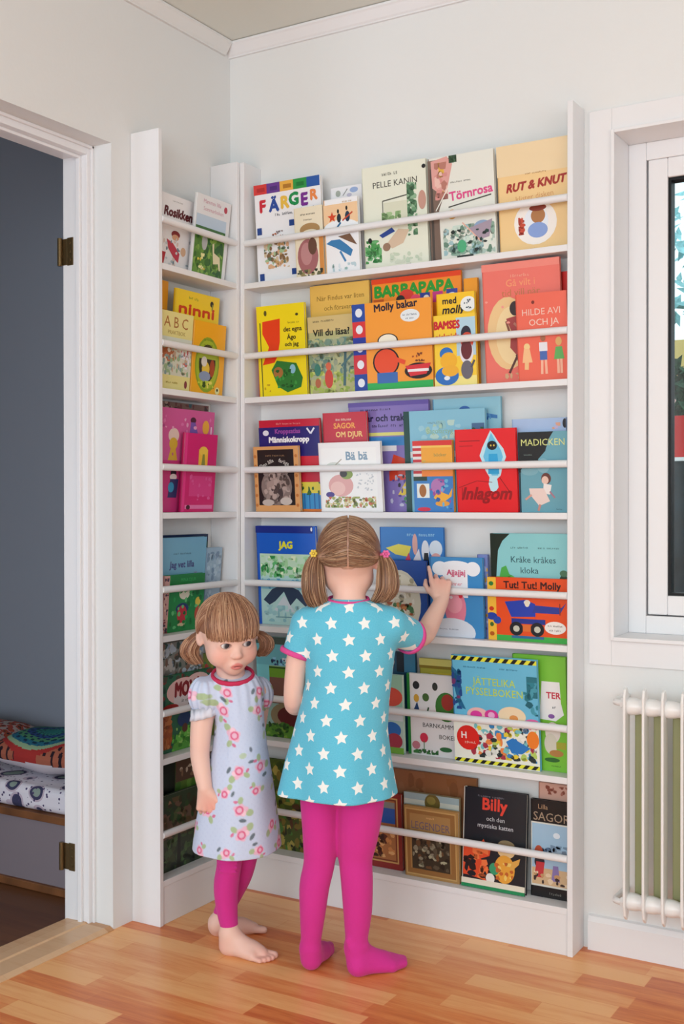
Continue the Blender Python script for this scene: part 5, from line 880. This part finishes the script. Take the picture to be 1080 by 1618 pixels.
def duv(Q):
    cx, rx, ry = lf.g(Q[:, 2], 1), lf.g(Q[:, 2], 3), lf.g(Q[:, 2], 4); th = np.arctan2((Q[:, 0]-cx)/rx, -Q[:, 1]/ry); return np.stack([th*np.clip(rx, .09, .135)+.0, Q[:, 2]-.0045], 1)
organic('dress', D_, M_star, fig, uv=duv, smooth_it=2)
def band(name, c, n, r, w, m, parent, ry=None, t=.0030, tilt=None):
    n = Vector(n).normalized(); q = n.to_track_quat('Z', 'Y').to_matrix(); b = MB(); K = 40; prof = [(-w/2, 0), (-w/2, t), (-w/4, t*1.3), (w/4, t*1.3), (w/2, t), (w/2, 0)]
    vs = []; fs = []
    for i in range(K):
        a = 2*math.pi*i/K
        for z, e in prof: vs.append(Vector(c)+q@Vector(((r+e)*math.cos(a), ((ry or r)+e)*math.sin(a), z+(tilt(a) if tilt else 0))))
    m_ = len(prof)
    for i in range(K):
        for j in range(m_): fs.append((i*m_+j, ((i+1) % K)*m_+j, ((i+1) % K)*m_+(j+1) % m_, i*m_+(j+1) % m_))
    b.add(vs, fs); return b.build(name, m, parent, smooth='all')
band('collar', tuple(at(550, 949, -.002)), (0, -.12, 1), .0445, .013, M_pinkband, fig, ry=.044, t=.004)
band('sleeve_cuff', tuple(lc+V3(.0015, 0, -.002)), tuple(ln_), .0325, .012, M_pinkband, fig, t=.0045)
band('sleeve_cuff', tuple(rc+V3(-.001, -.002, 0)), tuple(rn), .0365, .012, M_pinkband, fig, t=.0045)
# hair: centre parting at the back, bunches at both sides
cap = hair_cap(fig, hc, HM, 1.02, P, [lambda r, f, u: np.maximum(u-.012, .02-f), lambda r, f, u: np.maximum(u+.030, -f-.02), lambda r, f, u: np.maximum(u+.056-.55*np.maximum(np.abs(r)-.01, 0), -1+0*f)])
def capc(Q):
    r = np.abs(((Q-hc)@HM)[:, 0]/1.02)+.0006*np.sin(Q[:, 2]*300); c = np.tile(np.array(HC[1])*.92, (len(Q), 1)); L_ = (Q-hc)@HM/1.02; return mixc(c, [(np.clip(1.8-r/.0016, 0, .8), lin((.86, .67, .58))), (np.clip((-.014-L_[:, 2])/.016, 0, .75)*(L_[:, 1] < -.02), lin((.90, .72, .62)))])
g = random.Random(5); hb = MB()
# parting strip colour comes from the scalp; strands start just beside the parting
tieL = V3(-.98, -.02, -.22); tieR = V3(.98, -.02, -.22)
for q, tie in ((-1, tieL), (1, tieR)):
    def st_dir(g, q=q):
        a = g.uniform(-.9, 2.32); return (q*(.024+.012*math.sin(a*9)*.4+g.uniform(0, .012)), -math.sin(a), math.cos(a))
    def en(g, tie=tie): return tie+V3(g.uniform(-.03, .03), g.uniform(-.10, .10), g.uniform(-.10, .10))
    scalp_strands(hb, g, P, HM, 1.02, st_dir, en, 560, .0009, .0035, HC+HC[:2]+HC[:1])
    # lower rows combed up from the nape
    def lo_(g, q=q): return (q*g.uniform(.05, .75), -g.uniform(.75, 1.0), -g.uniform(.30, .72))
    scalp_strands(hb, g, P, HM, 1.02, lo_, en, 150, .0007, .002, [HC[2], HC[5], HC[0]], r0=(.0715, .0815, .0725))
ho = hb.build('hair', M_hair, fig, smooth='all', colors=True)
organic('hair_base', cap, M_hair, ho, capc)
for q, u, v, pts, wd, col in ((-1, 499, 872, [(502, 874, 0), (496, 890, -.006), (494, 914, -.016), (496, 938, -.016), (504, 957, -.012), (511, 963, -.008)], [.011, .021, .027, .028, .025, .019], (.95, .83, .36)),
                         (1, 603, 873, [(602, 875, 0), (609, 889, -.006), (612, 911, -.016), (611, 932, -.016), (602, 947, -.012), (595, 951, -.008)], [.011, .020, .026, .027, .024, .018], (.93, .45, .68))):
    pc_ = [at(a, b_, c) for a, b_, c in pts]
    tail(fig, 'pigtail', pc_, wd, 420, 11+q, HC+HC[:2]+HC[4:5], rad=.0009)
    tb = MB(); cc_ = pc_[0]+V3(q*.004, 0, -.002); n_ = pc_[1]-pc_[0]; n_ /= np.linalg.norm(n_)
    tq = Vector(n_).to_track_quat('Z', 'Y').to_matrix()
    tb.tube([tuple(Vector(cc_)+tq@Vector((.0105*math.cos(a*.5236), .0105*math.sin(a*.5236), 0))) for a in range(13)], .0035, 8)
    m_ = mat('hair_elastic', col, .6, .3); fo = tb.build('hair_tie', m_, fig, smooth='all')
    fb = MB(); fc = Vector(cc_)+Vector((q*.006, -.013, .002))
    for k in range(6):
        a = k*1.0472; cx_ = fc+Vector((math.cos(a)*.0062, -.001, math.sin(a)*.0062)); fb.tube([cx_+Vector((0, .003, 0)), cx_+Vector((0, -.002, 0)), cx_+Vector((0, -.0035, 0))], [.0036, .0036, .0018], 8)
    fb.tube([fc, fc+Vector((0, -.006, 0))], [.0032, .0024], 8, mi=0); fb.build('flower_charm', m_, fo, smooth='all')

# ================================================================ the shorter girl, turned to the viewer
fig, at = figure('person', 2.73, 370, 'shorter barefoot child in a pale floral dress and pink leggings, looking to the side')
A = lambda u, v, Y, r: (*at(u, v, Y), r)
hc = at(360, 989, .0); HM = frame(.40, .24, .06)
F = Field((-.16, -.20, -.004), (.16, .26, .90), .0022)
P = head(F, hc, HM, 1.0, .99)
F.cone(at(365, 1085, .02), at(362, 1035, .02), .034, .034, .018)
F.ell(at(370, 1112, .014), (.052, .046, .055), None, .03); F.ell(at(376, 1180, .014), (.048, .050, .08), None, .03); F.ell(at(374, 1265, .02), (.056, .058, .07), None, .03)
W = at(323, 1246, -.055); El = at(315, 1182, -.020)
F.chain([(*at(328, 1092, .0), .031), (*at(319, 1135, -.008), .0272), (*El, .0235), (*at(316, 1205, -.034), .0218), (*W, .0172)], .012)
hand(F, W, V3(.10, -.05, -1), V3(-.25, -1, -.15), .104, [(.5, 1.15, .8), (.65, 1.2, .8), (.75, 1.2, .8), (.85, 1.2, .8)], side=-1, spread=.08, thumb=(.75, .02, .55), rw=.0170)
W2 = at(400, 1262, .115)
F.chain([(*at(408, 1094, .055), .030), (*at(404, 1140, .075), .026), (*at(398, 1185, .095), .0225), (*W2, .0165)], .012)
hand(F, W2, V3(-.05, .0, -1), V3(0, 1, 0), .100, [.6, .6, .6, .7], side=1, rw=.0165)
NL = [A(366, 1285, .015, .045), A(362, 1330, .012, .0355), A(361, 1365, .010, .0300), A(356, 1400, .022, .0300), A(357, 1435, .030, .0262), A(361, 1466, .030, .0212)]
FL = [A(385, 1290, .06, .042), A(386, 1340, .065, .034), A(381, 1380, .085, .0275), A(366, 1410, .112, .0275), A(352, 1440, .130, .0235), A(345, 1456, .138, .0205)]
G = Field((-.16, -.16, .035), (.16, .26, .36), .0022)
for FF, gr in ((F, -.003), (G, 0)):
    FF.chain([(*p[:3], p[3]+gr) for p in NL], .012); FF.chain([(*p[:3], p[3]+gr) for p in FL], .012)
na = A(361, 1478, .030, .0180); fa = A(343, 1460, .142, .018)
F.cone(NL[-1][:3], na[:3], .018, .0182, .01); F.cone(FL[-1][:3], fa[:3], .0175, .018, .01)
xw = V3(math.cos(.5387), -math.sin(.5387), 0)
foot(F, V3(*na[:3]), V3(at(350, 1500, .042)[0], .040, 0), V3(.135, -.062, 0), V3(.4, .9, 0), .142, 1.0)
foot(F, V3(*fa[:3]), V3(at(332, 1478, .150)[0], .152, 0), V3(.13, .030, 0), V3(.2, -1, 0), .140, .98)
G.ell(at(374, 1290, .03), (.062, .066, .05), None, .02)
for v in (1358, 1364, 1371, 1378): G.cone(at(346, v, -.016), at(374, v+2, -.016), .0018, .0018, .006)
G.fn(lambda X, Y, Z: Z-at(360, 1467, 0.03)[2]-(Y-.03)*.0, (-.16, -.16, 0), (.16, .26, .12), .0005, 's')
body = organic('body', F, M_skin, fig, skin_colour(P, HM, 1.0, [(at(333, 1278, -.07), .03, .5), (El, .02, .3), (at(420, 1515, -.03), .03, .4), (at(352, 1495, .03), .02, .35)], lin((.62, .46, .34))))
organic('leggings', G, M_tights, fig, smooth_it=2)
eyes(fig, P, HM, 1.0, (.42, -.02), (.05, .05, .06))
# floral dress
st_ = [S_(1062, 333, 399, .012, .044), S_(1070, 328, 406, .012, .049), S_(1085, 326, 414, .012, .057), S_(1110, 334, 415, .012, .066), S_(1140, 340, 416, .012, .070), S_(1180, 336, 421, .012, .078), S_(1220, 327, 427, .012, .087), S_(1260, 317, 432, .012, .096), S_(1300, 309, 437, .012, .106), S_(1338, 304, 441, .012, .116)]
def wav2(th, Z):
    dn = np.clip((.62-Z)/.3, 0, 1); up = np.clip((Z-.58)/.06, 0, 1)
    return dn*(.018*np.sin(4*th+.6)+.014*np.sin(7*th+1.0+5*Z)+.010*np.sin(2*th-.8))+up*.022*np.sin(17*th)+.012*np.sin(23*(Z-.5)+3*th)*np.clip(1-abs(Z-.5)/.12, 0, 1)
D_ = Field((-.17, -.17, .24), (.17, .20, .72), .0022); lf = loft(st_, wav2); D_.fn(lf, lf.lo, lf.hi, .004)
def puff(c, r, M, n):
    def f(X, Y, Z):
        q = np.stack([X-c[0], Y-c[1], Z-c[2]], -1)@M; t = np.arctan2(q[..., 1], q[..., 0]); k0 = np.sqrt((q[..., 0]/r[0])**2+(q[..., 1]/r[1])**2+(q[..., 2]/r[2])**2)
        return (k0-1-.045*np.sin(n*t))*min(r)*.8
    return f
pc1 = at(323, 1099, -.008); D_.fn(puff(pc1, (.0395, .040, .046), np.eye(3), 13), pc1-.05, pc1+.05, .008)
pc2 = at(409, 1098, .062); D_.fn(puff(pc2, (.034, .038, .044), np.eye(3), 13), pc2-.05, pc2+.05, .008)
zc = at(323, 1129, -.008)[2]
D_.fn(lambda X, Y, Z: Z-zc-.0015*np.sin(X*520)-.25*(X-pc1[0]), (pc1[0]-.06, -.08, zc-.08), (pc1[0]+.045, .05, zc+.01), .0008, 's')
D_.fn(lf, lf.lo, lf.hi, .003)
fr_ = MB(); K = 48; vs = []; fs = []
for i in range(K):
    a = 2*math.pi*i/K; w_ = 1+.07*math.sin(11*a)
    for rr, dz in ((.0335, .022), (.0325*w_, .002), (.0345*w_, -.006), (.0325*w_, -.0055), (.0295*w_, .002), (.0285, .011)): vs.append((pc1[0]+(-.001)+rr*math.cos(a), pc1[1]+.0+rr*math.sin(a), zc+dz+.25*rr*math.cos(a)))
for i in range(K):
    for j in range(6): fs.append((i*6+j, ((i+1) % K)*6+j, ((i+1) % K)*6+(j+1) % 6, i*6+(j+1) % 6))
fr_.add(vs, fs, lin((.86, .86, .90)))
def hem2(X, Y, Z):
    cx, rx, ry = lf.g(Z, 1), lf.g(Z, 3)-.0065, lf.g(Z, 4)-.0065; y = Y-.012; k = np.sqrt(((X-cx)/rx)**2+(y/ry)**2)-wav2(np.arctan2((X-cx)/rx, -y/ry), Z); return np.maximum((k-1)*ry, Z-.36)
D_.fn(hem2, (-.17, -.16, .22), (.17, .19, .38), .003, 's')
cn = V3(.02, -.30, 1)/np.linalg.norm([.02, -.30, 1]); cc0 = at(367, 1067, .006)
D_.fn(lambda X, Y, Z: -((X-cc0[0])*cn[0]+(Y-cc0[1])*cn[1]+(Z-cc0[2])*cn[2]), cc0-.075, cc0+.075, .002, 's')
gf = random.Random(21); MOT = []
for i, v in enumerate((1092, 1120, 1152, 1180, 1208, 1238, 1270, 1300, 1330)):
    for j in range(-6, 7):
        MOT.append(((j+.5*(i % 2)+gf.uniform(-.25, .25))*.078, at(370, v, 0)[2]+gf.uniform(-.006, .006), gf.choice((0, 0, 1, 2, 3)), gf.uniform(0, 6.28), gf.uniform(1.0, 1.45)))
def floral(Q):
    cx, rx, ry = lf.g(Q[:, 2], 1), lf.g(Q[:, 2], 3), lf.g(Q[:, 2], 4); th = np.arctan2((Q[:, 0]-cx)/rx, -(Q[:, 1]-.012)/ry); U = th*rx; V = Q[:, 2]
    c = np.tile(np.array(lin((.80, .84, .93))), (len(Q), 1)); lay = []
    hsh = np.sin(U*410+V*90)*np.sin(V*380-U*70); lay.append((.18*(hsh > .6), lin((.72, .76, .88))))
    for u, v, k, a, s in MOT:
        du, dv = U-u, V-v; x = du*math.cos(a)+dv*math.sin(a); y = -du*math.sin(a)+dv*math.cos(a); ed = lambda d: np.clip(.5-d/.0016, 0, 1)
        if k in (0, 1):
            r = np.hypot(x, y*1.25); lay.append((.9*ed(np.minimum(np.hypot((x-.016*s)*.8, y+.004)-.0058*s, np.hypot(x+.004, (y-.016*s)*.7)-.0045*s)), lin((.66, .74, .54)))); lay.append((.75*ed(r-.0125*s*(1+.13*np.sin(5*np.arctan2(y, x)))), lin((.95, .70, .78)))); lay.append((.6*ed(np.hypot(x-.006*s, y+.005*s)-.0045*s), lin((.98, .84, .88)))); lay.append((.85*ed(np.abs(np.hypot(x+.003, y)-.0058*s)-.0020), lin((.86, .32, .50))))
            lay.append((.85*ed(np.hypot((x+.011*s), (y-.013*s)*1.6)-.0040*s), lin((.84, .36, .52))))
        if k in (0, 2): lay.append((.85*ed(np.hypot((x-.006*s)*.55, (y+.017*s)*1.1)-.0036*s), lin((.30, .36, .38))))
        if k == 2: lay.append((.7*ed(np.hypot(x+.009, y*1.3)-.0075*s), lin((.70, .78, .58)))); lay.append((.8*ed(np.hypot(x-.012, (y-.008)*.6)-.0032*s), lin((.33, .38, .42))))
    return mixc(c, lay)
M_floral = attr_mat('floral_cotton', .85, .15, bump=.2, bscale=350)
dr = organic('dress', D_, M_floral, fig, floral, smooth_it=2)
fr_.build('sleeve_ruffle', M_floral, fig, smooth='all', colors=True)
band('collar', tuple(cc0+V3(0, 0, .001)), tuple(cn), .0455, .010, mat('red_pink_collar_trim', (.80, .22, .36), .8, .15, bump=.3, bscale=500), fig, ry=.0475, t=.0052)
# hair: fringe over the forehead, two loose bunches
cap = hair_cap(fig, hc, HM, 1.0, P, [lambda r, f, u: np.maximum(u+.006+.35*np.abs(r), .030-f), lambda r, f, u: np.maximum(u+.004, -.004-f), lambda r, f, u: np.maximum(u+.045, -1+0*f)])
g = random.Random(9); hb = MB()
HT = [lin((.70, .52, .40)), lin((.58, .40, .30)), lin((.78, .61, .48)), lin((.50, .34, .25)), lin((.65, .47, .36)), lin((.80, .64, .51))]
for q in (-1, 1):
    tie = V3(q*.97, -.12, -.20)
    def st_dir(g, q=q):
        a = g.uniform(-.5, 2.3); return (q*.02+g.uniform(-.10, .12), -math.sin(a)+.1, math.cos(a))
    scalp_strands(hb, g, P, HM, 1.0, st_dir, lambda g, tie=tie: tie+V3(g.uniform(-.03, .03), g.uniform(-.10, .10), g.uniform(-.10, .10)), 430, .0009, .004, HT+HT[:2], r0=(.0735, .0835, .0745))
_fr = [0.0]
def crown(g): _fr[0] = g.uniform(-.88, .88); return (_fr[0]*.32+g.uniform(-.05, .05), g.uniform(-.22, .12), 1)
def fringe(g):
    r = max(-.9, min(.9, _fr[0]+g.uniform(-.07, .07))); return (r, math.sqrt(1-r*r*.82)*.98, -.07+g.uniform(-.10, .09)-.10*abs(r)**2)
scalp_strands(hb, g, P, HM, 1.0, crown, fringe, 760, .00088, .0045, HT+HT[:2], r0=(.0735, .0838, .0745))
ho = hb.build('hair', M_hair, fig, smooth='all', colors=True)
organic('hair_base', cap, M_hair, ho, lambda Q: np.tile(np.array(HT[1])*.92, (len(Q), 1)))
for q, pts, wd in ((-1, [(323, 1003, .01), (315, 1004, .012), (304, 1014, .012), (298, 1030, .012), (306, 1044, .012), (311, 1049, .012)], [.008, .016, .022, .023, .020, .015]),
              (1, [(401, 1002, .045), (410, 1002, .045), (419, 1010, .045), (421, 1021, .045), (413, 1033, .045), (411, 1037, .045)], [.007, .013, .018, .018, .016, .012])):
    pc_ = [at(*p) for p in pts]; tail(fig, 'pigtail', pc_, wd, 300, 31+q, HT+HT[:2], rad=.0008)
    tb = MB(); n_ = pc_[1]-pc_[0]; n_ /= np.linalg.norm(n_); tq = Vector(n_).to_track_quat('Z', 'Y').to_matrix(); c_ = pc_[0]*.5+pc_[1]*.5
    tb.tube([tuple(Vector(c_)+tq@Vector((.0105*math.cos(a*.5236), .0105*math.sin(a*.5236), 0))) for a in range(13)], .0028, 8)
    tb.build('hair_tie', mat('pale_hair_elastic', (.90, .84, .84), .6, .3), fig, smooth='all')
